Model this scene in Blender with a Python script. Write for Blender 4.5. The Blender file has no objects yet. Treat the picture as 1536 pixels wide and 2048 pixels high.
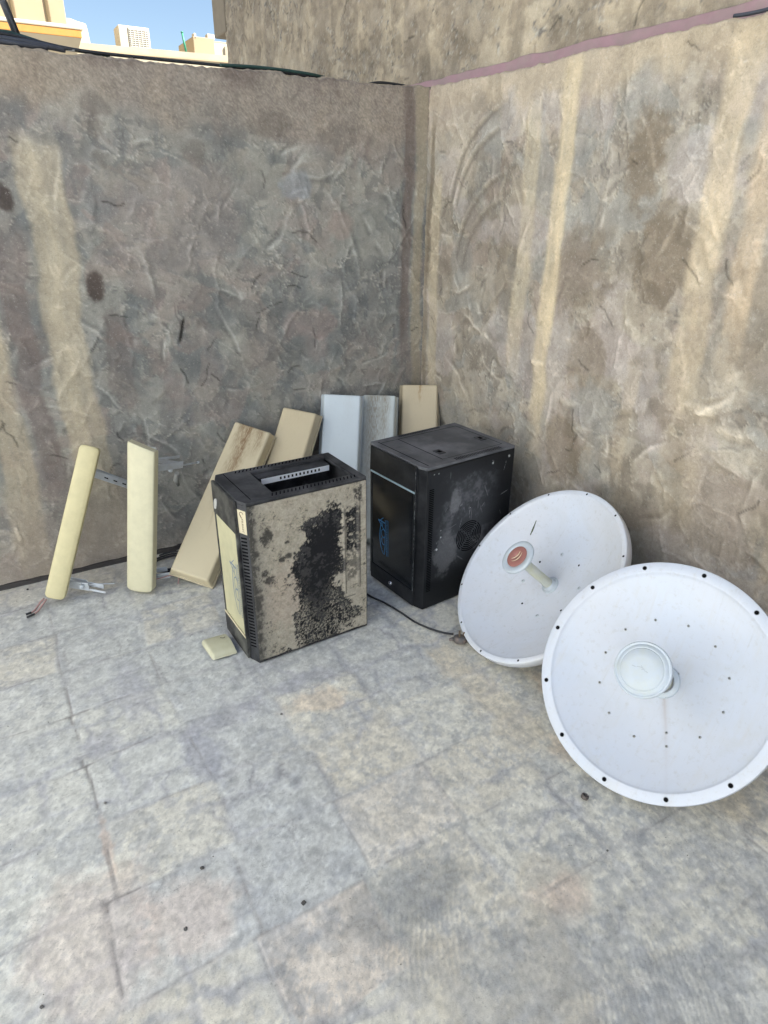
import bpy, bmesh, math, random
import numpy as np
from mathutils import Vector, Matrix
R = math.radians
sc = bpy.context.scene
COL = sc.collection

# ------------------------------------------------------------------ camera
CAM_F, CAM_YAW, CAM_PITCH, CAM_ROLL = 1332.24, 1.04186, 0.43815, 0.00746
CAM_POS = np.array([-1.91377, -2.89958, 1.5])
def cam_axes():
    cy, sy, cp, sp = math.cos(CAM_YAW), math.sin(CAM_YAW), math.cos(CAM_PITCH), math.sin(CAM_PITCH)
    f = np.array([cy * cp, sy * cp, -sp]); r = np.array([sy, -cy, 0.0]); u = np.cross(r, f)
    c, s = math.cos(CAM_ROLL), math.sin(CAM_ROLL)
    return c * r + s * u, -s * r + c * u, f
AX = cam_axes()
cam = bpy.data.cameras.new('camera'); co = bpy.data.objects.new('camera', cam); COL.objects.link(co)
cam.sensor_fit = 'HORIZONTAL'; cam.sensor_width = 36.0; cam.lens = CAM_F / 1536 * 36
cam.clip_start = 0.05; cam.clip_end = 2000
m = Matrix.Identity(4)
for i, a in enumerate((AX[0], AX[1], -AX[2])):
    for j in range(3): m[j][i] = a[j]
for j in range(3): m[j][3] = CAM_POS[j]
co.matrix_world = m
sc.camera = co

# ------------------------------------------------------------------ light
SUN_EL, SUN_AZ = R(46), R(-38)            # azimuth measured from +x towards +y: behind the tall house on the right
world = bpy.data.worlds.new("World"); sc.world = world; world.use_nodes = True
wn = world.node_tree.nodes; bg = wn['Background']
sky = wn.new('ShaderNodeTexSky'); sky.sky_type = 'NISHITA'; sky.sun_disc = False
sky.sun_elevation = SUN_EL; sky.sun_rotation = R(90) - SUN_AZ
sky.air_density = 1.0; sky.dust_density = 0.9; sky.ozone_density = 1.2; sky.altitude = 100
world.node_tree.links.new(sky.outputs[0], bg.inputs[0]); bg.inputs[1].default_value = 0.052
sl = bpy.data.lights.new('sun', 'SUN'); sl.energy = 5.0; sl.angle = R(0.53); sl.color = (1.0, 0.965, 0.91)
so = bpy.data.objects.new('sun', sl); COL.objects.link(so)
sd = Vector((math.cos(SUN_AZ) * math.cos(SUN_EL), math.sin(SUN_AZ) * math.cos(SUN_EL), math.sin(SUN_EL)))
so.rotation_euler = sd.to_track_quat('Z', 'Y').to_euler()
so.location = (6, -6, 12)
sc.view_settings.view_transform = 'Standard'; sc.view_settings.look = 'None'
sc.view_settings.exposure = 1.9; sc.view_settings.gamma = 1.0
sc.view_settings.use_curve_mapping = False

# ------------------------------------------------------------------ measuring helpers (photo position -> place on a known plane)
def ray(px):
    d = AX[2] + AX[0] * (px[0] - 768) / CAM_F - AX[1] * (px[1] - 1024) / CAM_F
    return CAM_POS, d
def on(px, axis, val):
    o, d = ray(px); t = (val - o[axis]) / d[axis]; return o + d * t
def onX(px, v=0.0): return on(px, 0, v)
def onY(px, v=0.0): return on(px, 1, v)
def gnd(px, v=0.0): return on(px, 2, v)

# ------------------------------------------------------------------ noise
def _table(seed): return np.random.RandomState(seed).rand(256, 256).astype(np.float32)
_T = {}
def vnoise(x, y, seed):
    if seed not in _T: _T[seed] = _table(seed)
    T = _T[seed]
    xi = np.floor(x).astype(int); yi = np.floor(y).astype(int)
    fx = x - xi; fy = y - yi; fx = fx * fx * fx * (fx * (6 * fx - 15) + 10); fy = fy * fy * fy * (fy * (6 * fy - 15) + 10)
    a = T[xi & 255, yi & 255]; b = T[(xi + 1) & 255, yi & 255]; c = T[xi & 255, (yi + 1) & 255]; d = T[(xi + 1) & 255, (yi + 1) & 255]
    return (a * (1 - fx) + b * fx) * (1 - fy) + (c * (1 - fx) + d * fx) * fy
def fbm(x, y, seed, freq, octs=4, gain=0.5):
    s = 0; amp = 1; tot = 0
    for k in range(octs):
        s = s + amp * vnoise(x * freq + 17.3 * k, y * freq + 9.1 * k, seed + k); tot += amp; amp *= gain; freq *= 2.03
    return s / tot
def sst(a, b, x):
    t = np.clip((x - a) / (b - a), 0, 1); return t * t * (3 - 2 * t)
def lin(c):
    c = np.array(c, float) / 255.0
    return np.where(c <= 0.04045, c / 12.92, ((c + 0.055) / 1.055) ** 2.4)

# ------------------------------------------------------------------ objects
def tag(o, label=None, cat=None, group=None, kind=None):
    if label: o['label'] = label
    if cat: o['category'] = cat
    if group: o['group'] = group
    if kind: o['kind'] = kind
    return o
def empty(name, M, label, cat, group=None):
    o = bpy.data.objects.new(name, None); COL.objects.link(o); o.empty_display_size = 0.05
    if not isinstance(M, Matrix): M = Matrix.Translation(Vector(M))
    o.matrix_world = M
    return tag(o, label, cat, group)
def frame_mat(org, x, y, z):
    M = Matrix.Identity(4)
    for i, a in enumerate((x, y, z)):
        for j in range(3): M[j][i] = a[j]
    for j in range(3): M[j][3] = org[j]
    return M

class MB:
    def __init__(s): s.v = []; s.f = []; s.mi = []; s.sm = []
    def add(s, vs, fs, mi=0, smooth=False, M=None):
        b = len(s.v)
        if M is not None: vs = [tuple(M @ Vector(v)) for v in vs]
        s.v += [tuple(v) for v in vs]
        for f in fs: s.f.append([b + i for i in f]); s.mi.append(mi); s.sm.append(smooth)
    def box(s, a, b, mi=0, M=None):
        x0, y0, z0 = a; x1, y1, z1 = b
        vs = [(x0, y0, z0), (x1, y0, z0), (x1, y1, z0), (x0, y1, z0), (x0, y0, z1), (x1, y0, z1), (x1, y1, z1), (x0, y1, z1)]
        s.add(vs, [(0, 3, 2, 1), (4, 5, 6, 7), (0, 1, 5, 4), (1, 2, 6, 5), (2, 3, 7, 6), (3, 0, 4, 7)], mi, False, M)
    def prism(s, poly, z0, z1, mi=0, M=None, smooth=False):
        n = len(poly); vs = [(x, y, z0) for x, y in poly] + [(x, y, z1) for x, y in poly]
        s.add(vs, [tuple(range(n - 1, -1, -1)), tuple(range(n, 2 * n))], mi, False, M)
        s.add(vs, [(i, (i + 1) % n, n + (i + 1) % n, n + i) for i in range(n)], mi, smooth, M)
    def lathe(s, prof, seg=48, mi=0, M=None, smooth=True, cap0=False, cap1=False):
        vs = []; n = len(prof)
        for k in range(seg):
            a = 2 * math.pi * k / seg
            for r, z in prof: vs.append((r * math.cos(a), r * math.sin(a), z))
        fs = []
        for k in range(seg):
            k2 = (k + 1) % seg
            for i in range(n - 1): fs.append((k * n + i, k2 * n + i, k2 * n + i + 1, k * n + i + 1))
        if cap0: fs.append(tuple(k * n for k in range(seg - 1, -1, -1)))
        if cap1: fs.append(tuple(k * n + n - 1 for k in range(seg)))
        s.add(vs, fs, mi, smooth, M)
    def cyl(s, p0, p1, r0, r1=None, seg=16, mi=0, M=None, smooth=True):
        p0 = Vector(p0); p1 = Vector(p1); r1 = r0 if r1 is None else r1
        q = (p1 - p0).to_track_quat('Z', 'Y').to_matrix().to_4x4(); T = Matrix.Translation(p0) @ q
        if M is not None: T = M @ T
        s.lathe([(r0, 0), (r1, (p1 - p0).length)], seg, mi, T, smooth, True, True)
    def tube(s, pts, r, seg=8, mi=0, M=None):
        pts = [Vector(p) for p in pts]; n = len(pts); rings = []; up = Vector((0, 0, 1)); vs = []
        t0 = (pts[1] - pts[0]).normalized()
        nrm = t0.cross(up) if abs(t0.dot(up)) < .95 else t0.cross(Vector((1, 0, 0))); nrm.normalize()
        for i, p in enumerate(pts):
            t = (pts[min(i + 1, n - 1)] - pts[max(i - 1, 0)]).normalized()
            nrm = (nrm - t * nrm.dot(t)).normalized(); bn = t.cross(nrm)
            rr = r[i] if isinstance(r, (list, tuple)) else r
            for k in range(seg):
                a = 2 * math.pi * k / seg; vs.append(tuple(p + nrm * rr * math.cos(a) + bn * rr * math.sin(a)))
        fs = [(i * seg + k, i * seg + (k + 1) % seg, (i + 1) * seg + (k + 1) % seg, (i + 1) * seg + k) for i in range(n - 1) for k in range(seg)]
        s.add(vs, fs, mi, True, M)
        s.add(vs, [tuple(range(seg - 1, -1, -1)), tuple(range((n - 1) * seg, n * seg))], mi, False, M)
    def ribbon(s, pts, w, t=0.0006, mi=0, M=None):
        # flat stroke in the local xy plane, standing t proud of z = 0
        n = len(pts); L = []; Rr = []
        for i, (x, y) in enumerate(pts):
            a = pts[max(i - 1, 0)]; b = pts[min(i + 1, n - 1)]; dx, dy = b[0] - a[0], b[1] - a[1]; l = math.hypot(dx, dy) or 1
            ww = w[i] if isinstance(w, (list, tuple)) else w
            L.append((x - dy / l * ww / 2, y + dx / l * ww / 2)); Rr.append((x + dy / l * ww / 2, y - dx / l * ww / 2))
        vs = [(x, y, t) for x, y in L] + [(x, y, t) for x, y in Rr]
        s.add(vs, [(i, n + i, n + i + 1, i + 1) for i in range(n - 1)], mi, False, M)
    def build(s, name, mats, parent=None, bevel=0, seg=2, sharp=35):
        me = bpy.data.meshes.new(name); me.from_pydata(s.v, [], s.f)
        for mm in (mats if isinstance(mats, (list, tuple)) else [mats]): me.materials.append(mm)
        me.polygons.foreach_set('material_index', s.mi); me.polygons.foreach_set('use_smooth', s.sm)
        me.update(); bm = bmesh.new(); bm.from_mesh(me); bmesh.ops.remove_doubles(bm, verts=bm.verts, dist=1e-6)
        bmesh.ops.recalc_face_normals(bm, faces=bm.faces) if getattr(s, 'recalc', True) else None
        bm.to_mesh(me); bm.free()
        o = bpy.data.objects.new(name, me); COL.objects.link(o)
        if bevel:
            b = o.modifiers.new('bevel', 'BEVEL'); b.width = bevel; b.segments = seg; b.limit_method = 'ANGLE'; b.angle_limit = R(sharp)
        if parent: o.parent = parent
        return o

def grid_mesh(name, P, C, mat, parent=None, flip=False):
    """P (nu,nv,3) positions, C (nu,nv,3) linear colours -> one smooth mesh with a colour attribute"""
    nu, nv = P.shape[:2]
    me = bpy.data.meshes.new(name)
    idx = np.arange(nu * nv).reshape(nu, nv)
    q = np.stack([idx[:-1, :-1], idx[1:, :-1], idx[1:, 1:], idx[:-1, 1:]], -1).reshape(-1, 4)
    if flip: q = q[:, ::-1]
    nf = len(q)
    me.vertices.add(nu * nv); me.vertices.foreach_set('co', P.reshape(-1).astype(np.float32))
    me.loops.add(nf * 4); me.loops.foreach_set('vertex_index', q.reshape(-1).astype(np.int32))
    me.polygons.add(nf); me.polygons.foreach_set('loop_start', (np.arange(nf) * 4).astype(np.int32))
    me.polygons.foreach_set('loop_total', np.full(nf, 4, np.int32))
    me.polygons.foreach_set('use_smooth', np.ones(nf, bool))
    me.update(); me.validate()
    a = me.color_attributes.new('Col', 'FLOAT_COLOR', 'POINT')
    rgba = np.ones((nu * nv, 4), np.float32); rgba[:, :3] = np.clip(C.reshape(-1, 3), 0.004, 0.95)
    a.data.foreach_set('color', rgba.reshape(-1))
    me.materials.append(mat)
    o = bpy.data.objects.new(name, me); COL.objects.link(o)
    if parent: o.parent = parent
    return o

# ------------------------------------------------------------------ materials
class NT:
    def __init__(s, name):
        s.m = bpy.data.materials.new(name); s.m.use_nodes = True; s.t = s.m.node_tree; s.p = s.t.nodes['Principled BSDF']
    def n(s, typ, **kw):
        nd = s.t.nodes.new(typ)
        for k, v in kw.items():
            if k.startswith('i_'): nd.inputs[k[2:].replace('_', ' ')].default_value = v
            else: setattr(nd, k, v)
        return nd
    def l(s, a, b): s.t.links.new(a, b)
    def noise(s, scale, detail=4, rough=.55, vec=None, dist=0):
        nd = s.n('ShaderNodeTexNoise'); nd.inputs['Scale'].default_value = scale; nd.inputs['Detail'].default_value = detail
        nd.inputs['Roughness'].default_value = rough; nd.inputs['Distortion'].default_value = dist
        s.l(vec if vec is not None else s.coord(), nd.inputs['Vector']); return nd.outputs['Fac']
    def coord(s, which='Object', scale=None, loc=None):
        if not hasattr(s, '_tc'): s._tc = s.n('ShaderNodeTexCoord')
        o = s._tc.outputs[which]
        if scale or loc:
            mp = s.n('ShaderNodeMapping'); s.l(o, mp.inputs[0])
            if scale: mp.inputs['Scale'].default_value = scale
            if loc: mp.inputs['Location'].default_value = loc
            return mp.outputs[0]
        return o
    def ramp(s, fac, stops):
        nd = s.n('ShaderNodeValToRGB'); s.l(fac, nd.inputs[0]); e = nd.color_ramp.elements
        while len(e) < len(stops): e.new(0.5)
        for i, (p, c) in enumerate(stops):
            e[i].position = p; e[i].color = (c, c, c, 1) if isinstance(c, (int, float)) else (*c, 1)
        return nd.outputs[0]
    def mix(s, fac, a, b, mode='MIX'):
        nd = s.n('ShaderNodeMix', data_type='RGBA', blend_type=mode)
        for inp, v in ((nd.inputs['Factor'], fac), (nd.inputs['A'], a), (nd.inputs['B'], b)):
            if isinstance(v, bpy.types.NodeSocket): s.l(v, inp)
            elif isinstance(v, (int, float)) : inp.default_value = v if inp.name == 'Factor' or inp.type == 'VALUE' else (v, v, v, 1)
            else: inp.default_value = (*v, 1)
        return nd.outputs['Result']
    def math(s, op, a, b=0.0, clamp=False):
        nd = s.n('ShaderNodeMath', operation=op, use_clamp=clamp)
        for inp, v in ((nd.inputs[0], a), (nd.inputs[1], b)):
            if isinstance(v, bpy.types.NodeSocket): s.l(v, inp)
            else: inp.default_value = v
        return nd.outputs[0]
    def bump(s, h, strength=.4, dist=.002, prev=None):
        b = s.n('ShaderNodeBump'); b.inputs['Strength'].default_value = strength; b.inputs['Distance'].default_value = dist
        s.l(h, b.inputs['Height'])
        if prev is not None: s.l(prev, b.inputs['Normal'])
        s.l(b.outputs[0], s.p.inputs['Normal']); return b.outputs[0]
    def out(s, color=None, rough=.8, metal=0.0, spec=.5):
        if color is not None:
            if isinstance(color, bpy.types.NodeSocket): s.l(color, s.p.inputs['Base Color'])
            else: s.p.inputs['Base Color'].default_value = (*color, 1)
        if isinstance(rough, bpy.types.NodeSocket): s.l(rough, s.p.inputs['Roughness'])
        else: s.p.inputs['Roughness'].default_value = rough
        s.p.inputs['Metallic'].default_value = metal; s.p.inputs['Specular IOR Level'].default_value = spec
        return s.m

def plain(name, c, rough=.6, metal=0.0, var=.12, scale=30, bump=.15, spec=.5, dirt=None, dirt_amt=.4, dscale=9):
    t = NT(name)
    f = t.noise(scale, 5, .6)
    col = t.mix(f, tuple(x * (1 - var) for x in c), tuple(min(1, x * (1 + var)) for x in c))
    if dirt:
        g = t.ramp(t.noise(dscale, 6, .65), [(.42, 0), (.7, dirt_amt)])
        col = t.mix(g, col, dirt)
    if bump: t.bump(t.noise(scale * 8, 3), bump, .001)
    return t.out(col, rough, metal, spec)

def masonry(name, grain=260, gs=.5, gd=.0016, var=.1, rough=.92, speck=.3):
    t = NT(name); a = t.n('ShaderNodeVertexColor'); a.layer_name = 'Col'
    f1 = t.noise(grain * .24, 5, .75); f2 = t.noise(grain, 2, .6); f3 = t.noise(24, 6, .7)
    k = t.math('ADD', t.math('MULTIPLY', f1, .5), t.math('MULTIPLY', f2, .5))
    k = t.math('ADD', t.math('MULTIPLY', k, .6), t.math('MULTIPLY', f3, .4))
    g = t.ramp(k, [(.3, 1 - var * 2.2), (.5, 1.0), (.7, 1 + var * 1.6)])
    col = t.mix(1.0, a.outputs['Color'], g, 'MULTIPLY')
    f4 = t.noise(grain * .34, 4, .8); f5 = t.noise(9, 3, .6)
    sp = t.math('MULTIPLY', t.ramp(f4, [(.57, 0), (.66, 1)]), t.ramp(f5, [(.35, .25), (.65, 1)]))
    col = t.mix(t.math('MULTIPLY', sp, speck), col, (.13, .12, .11)); sp2 = t.ramp(f4, [(.34, 1), (.42, 0)]); col = t.mix(t.math('MULTIPLY', sp2, speck * .6), col, (.62, .60, .55))
    h = t.math('ADD', t.math('MULTIPLY', f1, .7), t.math('MULTIPLY', f2, .3))
    t.bump(h, gs, gd)
    return t.out(col, rough, 0, .25)

M_plaster = masonry('rough_plaster', 240, .7, .003, .15, speck=.40)
M_floor = masonry('cement_floor', 330, .55, .0018, .12, speck=.42)
M_house = masonry('house_render', 160, .6, .004, .14)

# ------------------------------------------------------------------ surface painting (albedo, in photo-like sRGB then scaled to reflectance)
def strokes(U, V, Hh, C, n, seed, ur, vr, Lr, Wr, cols, hs=.004, alpha=.5, ang=None, ridge=1.0):
    rg = np.random.RandomState(seed); us = U[:, 0]; vs = V[0, :]
    for i in range(n):
        cu = rg.uniform(*ur); cv = rg.uniform(*vr); L = rg.uniform(*Lr); W = rg.uniform(*Wr)
        a = rg.uniform(0, math.pi) if ang is None else rg.normal(ang[0], ang[1]); k = rg.uniform(-1, 1) * 1.6 / max(L, .1) * .5
        rad = L * .75 + W
        i0, i1 = np.searchsorted(us, [cu - rad, cu + rad]); j0, j1 = np.searchsorted(vs, [cv - rad, cv + rad])
        if i1 - i0 < 3 or j1 - j0 < 3: continue
        u = U[i0:i1, j0:j1] - cu; v = V[i0:i1, j0:j1] - cv
        s = u * math.cos(a) + v * math.sin(a); t = -u * math.sin(a) + v * math.cos(a)
        nz = fbm(u + cu, v + cv, 300 + (i % 7), 14, 3) - .5
        t = t + k * s * s + nz * W * .55; s2 = s + nz * .1
        e = .006 + .012 * rg.rand()
        mk = sst(0, e * 1.6, W / 2 - np.abs(t)) * sst(0, .05, L / 2 - np.abs(s2))
        sg = 1 if rg.rand() < .5 else -1
        tl = (t / W) * sg
        h = hs * (rg.uniform(-.5, .5) + tl * rg.uniform(.2, 1.2))
        rd = np.exp(-((tl - .47) / (.004 / W + .025)) ** 2) * sst(0, .08, L / 2 - np.abs(s2)) * hs * rg.uniform(.2, 1.3) * ridge * sst(.35, .6, fbm(u + cu, v + cv, 40, 11, 2))
        Hh[i0:i1, j0:j1] = Hh[i0:i1, j0:j1] * (1 - .75 * mk) + h * mk + rd
        c = np.array(cols[rg.randint(len(cols))], float); al = alpha * rg.uniform(.25, 1.0)
        al = al * (.55 + .9 * fbm(t * 55 + i, s * 5, 90 + i % 5, 1.0, 2))
        wear = sst(.3, .65, fbm(u + cu, v + cv, 60 + i % 5, 20, 3))
        C[i0:i1, j0:j1] += (c - C[i0:i1, j0:j1]) * (mk * al * wear)[..., None]
def blend(C, mask, col): C += (np.array(col, float) - C) * np.clip(mask, 0, 1)[..., None]
def warped(U, V, seed, f, amt, octs=4):
    a = fbm(U, V, seed + 50, f * .7, 3) - .5; b = fbm(U, V, seed + 57, f * .7, 3) - .5
    return fbm(U + a * amt, V + b * amt, seed, f, octs)
def marble(U, V, Hh, C, seed, sets):
    # overlapping skims of plaster: fairly crisp edged patches and fine raised lips with lit and shaded lines painted along them
    for i, (f, amt, th, wd, col, al, rim) in enumerate(sets):
        n = warped(U, V, seed + i * 11, f, amt); k = fbm(U, V, seed + 5 + i, 7, 3)
        blend(C, sst(th, th + wd, n) * al * sst(.25, .6, k), col)
        e = np.exp(-((n - th) / .0075) ** 2) * sst(.46, .60, k) * rim
        Hh += e * .0035; blend(C, e * .42, (164, 161, 152)); e2 = np.exp(-((n - th + .013) / .008) ** 2) * sst(.48, .6, k) * rim; blend(C, e2 * .38, (92, 89, 87))
def band(u, c, w, soft):
    # drip: crisp ragged sides, fine vertical runs inside
    vv = np.broadcast_to(_VV[0], u.shape) if _VV[0] is not None else u * 0
    uu = u + (fbm(u * 1.0, vv * .35, 333, 28, 3) - .5) * .022 + (fbm(u, vv, 337, 60, 2) - .5) * .006
    return sst(0, soft * .6, w / 2 - np.abs(uu - c) + soft * .3) * (.78 + .44 * fbm(u, vv * .06, 341, 90, 3))
_VV = [None]
def blob(U, V, cu, cv, ru, rv, seed, rag=.5, soft=.25):
    q = min(ru, rv)
    d = np.hypot((U - cu) / ru, (V - cv) / rv) + (fbm(U, V, seed, .55 / q, 4) - .5) * 2.4 * rag + (fbm(U, V, seed + 3, 26, 4, .7) - .5) * 1.7 * rag
    return sst(1 + soft, 1 - soft, d)
def cracks(U, V, Hh, C, n, seed, ur, vr, Lr, depth=.002, dark=.75):
    rg = np.random.RandomState(seed); us = U[:, 0]; vs = V[0, :]
    for i in range(n):
        x, y = rg.uniform(*ur), rg.uniform(*vr); a = rg.uniform(0, 2 * math.pi); L = rg.uniform(*Lr); st = .004
        for k in range(int(L / st)):
            a += rg.normal(0, .16); x += st * math.cos(a); y += st * math.sin(a)
            i0, i1 = np.searchsorted(us, [x - .008, x + .008]); j0, j1 = np.searchsorted(vs, [y - .008, y + .008])
            if i1 <= i0 or j1 <= j0: continue
            g = np.exp(-(((U[i0:i1, j0:j1] - x) ** 2 + (V[i0:i1, j0:j1] - y) ** 2) / .003 ** 2))
            Hh[i0:i1, j0:j1] -= depth * .4 * g; C[i0:i1, j0:j1] *= (1 - (1 - dark) * .5 * g)[..., None]

def swooshes(U, V, Hh, C, n, seed, ur, vr, Lr, light, dark, amp=.004):
    # long curved trowel lips: a raised line painted pale as if lit, shade painted in the hollow beside it, fading at both ends
    rg = np.random.RandomState(seed); us = U[:, 0]; vs = V[0, :]
    for i in range(n):
        cu, cv = rg.uniform(*ur), rg.uniform(*vr); L = rg.uniform(*Lr); rad = L * rg.uniform(.7, 2.2); a0 = rg.uniform(0, 2 * math.pi); half = L / rad / 2
        ox, oy = cu - rad * math.cos(a0), cv - rad * math.sin(a0)
        i0, i1 = np.searchsorted(us, [cu - L * .6, cu + L * .6]); j0, j1 = np.searchsorted(vs, [cv - L * .6, cv + L * .6])
        if i1 - i0 < 4 or j1 - j0 < 4: continue
        u, v = U[i0:i1, j0:j1], V[i0:i1, j0:j1]
        d = np.hypot(u - ox, v - oy) - rad + (fbm(u, v, 950 + i % 9, 16, 3) - .5) * .022
        th = np.abs((np.arctan2(v - oy, u - ox) - a0 + math.pi) % (2 * math.pi) - math.pi) / half
        f = sst(1.0, .4, th) * sst(.35, .55, fbm(u, v, 970 + i % 5, 13, 3)); sg = 1 if rg.rand() < .6 else -1; w = rg.uniform(.004, .008)
        g = np.exp(-(d / w) ** 2) * f; g2 = np.exp(-((d + sg * w * 2.2) / (w * 1.5)) ** 2) * f; fan = sst(.0, .004, sg * d) * sst(.06, .0, sg * d) * f
        Hh[i0:i1, j0:j1] += g * amp - g2 * amp * .5 + fan * amp * .3
        c = C[i0:i1, j0:j1]; blend(c, fan * .25, light); blend(c, g * .55, np.array(light) + 14); blend(c, g2 * .45, dark)

def axis(a, b, fine, fa, fb, coarse):
    """coordinates from a to b, fine spacing inside [fa, fb]"""
    L = list(np.arange(a, fa, coarse)) + list(np.arange(fa, fb, fine)) + list(np.arange(fb, b, coarse)) + [b]
    return np.array(sorted(set(np.round(L, 5))))

K_LEFT = np.array([1.33, 1.31, 1.25]); K_RIGHT = np.array([1.42, 1.37, 1.28]); K_FLOOR = np.array([1.43, 1.40, 1.31]); K_HOUSE = np.array([1.0, .98, .95])
H_WALL = 1.945

# ---- left wall (plane y = 0, facing -y); u = -x (distance from the corner), v = z
def left_wall():
    u = axis(-.0, 4.6, .0062, 0.0, 2.35, .06); v = np.arange(-.02, H_WALL, .0062); v = np.append(v, H_WALL)
    U, V = np.meshgrid(u, v, indexing='ij'); _VV[0] = V
    Hh = (fbm(U, V, 11, 2.2, 3) - .5) * .016 + (fbm(U, V, 15, 14, 4) - .5) * .007
    C = np.zeros(U.shape + (3,)) + np.array([138, 134, 127.])
    big = fbm(U, V, 21, 1.7, 4); b2 = fbm(U, V, 25, 4.5, 4); b3 = fbm(U, V, 29, 10, 4)
    blend(C, sst(.42, .62, big) * .8, (118, 120, 122)); blend(C, sst(.5, .64, b2) * .6, (106, 110, 115)); blend(C, sst(.5, .36, b2) * .45, (143, 130, 124))
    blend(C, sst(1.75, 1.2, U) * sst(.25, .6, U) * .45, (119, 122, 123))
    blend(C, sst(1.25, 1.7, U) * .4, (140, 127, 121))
    strokes(U, V, Hh, C, 300, 5, (0.02, 2.4), (.03, 1.72), (.12, .6), (.04, .17), [(120, 123, 126), (107, 110, 114), (135, 132, 126), (127, 119, 115), (146, 139, 128), (112, 116, 119), (136, 123, 121)], .0045, .62)
    strokes(U, V, Hh, C, 170, 8, (.1, 1.9), (.3, 1.5), (.06, .26), (.02, .07), [(110, 114, 118), (126, 128, 128), (152, 146, 134), (99, 102, 106)], .0035, .55)
    marble(U, V, Hh, C, 610, [(3.2, .5, .50, .05, (118, 123, 123), .6, 1), (2.6, .8, .50, .08, (146, 146, 140), .5, .6), (4.5, .6, .53, .03, (148, 145, 137), .55, 1), (6.5, .5, .54, .03, (101, 105, 109), .5, 1), (5.0, .7, .55, .03, (138, 124, 119), .5, .7), (9, .35, .56, .02, (150, 147, 139), .45, 1), (11, .3, .57, .02, (98, 99, 101), .4, 1)])
    blend(C, np.full(U.shape, .15), (134, 133, 128))
    swooshes(U, V, Hh, C, 70, 881, (.05, 2.2), (.1, 1.72), (.10, .42), (148, 148, 144), (104, 104, 103), .0024)
    # rough band below the coping
    nb = (fbm(U, V, 33, 5, 4) - .5) * .22
    top = sst(1.70, 1.84, V + nb + .05 * np.sin(U * 3))
    Hh *= (1 - .65 * top)
    blend(C, top * .75, (139, 129, 120)); blend(C, top * sst(.5, .66, b2) * .6, (112, 101, 97)); blend(C, top * sst(1.3, 1.7, U) * .55, (150, 138, 122))
    blend(C, top * sst(.50, .62, b3) * .3, (151, 140, 126))
    C *= (1 + top * (np.random.RandomState(3).rand(*U.shape) - .5) * .14)[..., None]; Hh += top * (np.random.RandomState(4).rand(*U.shape) - .5) * .0016
    # dark blots in the band
    for cu, cv, a, b in ((1.42, 1.80, .05, .035), (1.43, 1.72, .03, .09), (.42, 1.74, .13, .05), (.75, 1.79, .09, .05), (1.07, 1.66, .05, .05)): blend(C, blob(U, V, cu, cv, a, b, 71, .7) * .35, (106, 99, 95))
    # washed down tan streaks and mauve run beside them
    wob = (fbm(U * .6, V, 41, 3, 3) - .5) * .08
    f = sst(.15, .5, V) * sst(1.74, 1.62, V)
    blend(C, band(U + wob, 1.645, .145, .045) * f * .68, (166, 155, 135)); blend(C, band(U + wob, 1.66, .05, .05) * f * .3, (176, 165, 143))
    blend(C, band(U + wob, 1.645, .19, .09) * sst(.55, .2, V) * sst(.0, .1, V) * .5, (158, 147, 131))
    blend(C, band(U + wob * 1.4, 1.80, .09, .05) * sst(.25, .5, V) * sst(1.5, 1.3, V) * .6, (113, 103, 101))
    blend(C, band(U + wob, 1.93, .12, .06) * sst(1.8, 1.6, V) * .6, (165, 152, 130))
    blend(C, band(U + wob * .4, .035, .06, .03) * .75, (150, 140, 122)); blend(C, band(U + wob * .6, .10, .05, .03) * sst(.6, 1., V) * .7, (113, 102, 98))
    blend(C, blob(U, V, 1.524, 1.187, .034, .055, 51, .25) * .85, (88, 79, 76)); blend(C, blob(U, V, 1.769, 1.50, .03, .045, 52, .35) * .8, (84, 76, 74))
    blend(C, blob(U, V, 1.47, .9, .05, .2, 53, .5) * .35, (112, 100, 98)); blend(C, blob(U, V, .62, .98, .1, .06, 54, .7) * .35, (156, 134, 128)); blend(C, blob(U, V, .46, 1.4, .06, .05, 55, .4) * .4, (150, 130, 124))
    blend(C, blob(U, V, .66, 1.55, .07, .05, 56, .4) * .6, (134, 140, 148)); blend(C, blob(U, V, 1.2, 1.42, .3, .2, 58, .4) * .35, (142, 129, 125))
    # splash line and dust at the foot
    blend(C, sst(.20, .02, V + (b3 - .5) * .2) * .55, (140, 132, 124)); blend(C, sst(1.3, 1.6, U) * sst(.5, .2, V) * .4, (148, 136, 126))
    cracks(U, V, Hh, C, 34, 9, (.05, 2.1), (.1, 1.7), (.03, .14), .003, .6)
    # a gouge left of the middle
    d = np.abs((U - 1.21) + .28 * (V - .997)); g = np.exp(-(d / .006) ** 2) * sst(.06, .03, np.abs(V - .997)); blend(C, g, (50, 48, 46)); Hh -= g * .006
    crest = np.clip(Hh - .004, -.006, .008); C *= (1 + crest * 14)[..., None]; Hh *= .8  # ridges painted lighter as if catching light, hollows darker
    g_ = C.mean(-1, keepdims=True); C[:] = 133 + (g_ - 133) * 1.3 + (C - g_) * .95; Hh *= .8
    tp = (fbm(U, V * 0, 61, 3, 4) - .5) * .022 + (fbm(U, V * 0, 63, 30, 3, .7) - .5) * .016
    P = np.zeros(U.shape + (3,)); P[..., 0] = -U; P[..., 1] = -Hh; P[..., 2] = V + tp * sst(1.6, H_WALL, V)
    # wrap over the coping and down the back
    rows = [P]; cc = [lin(C) * K_LEFT]
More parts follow.
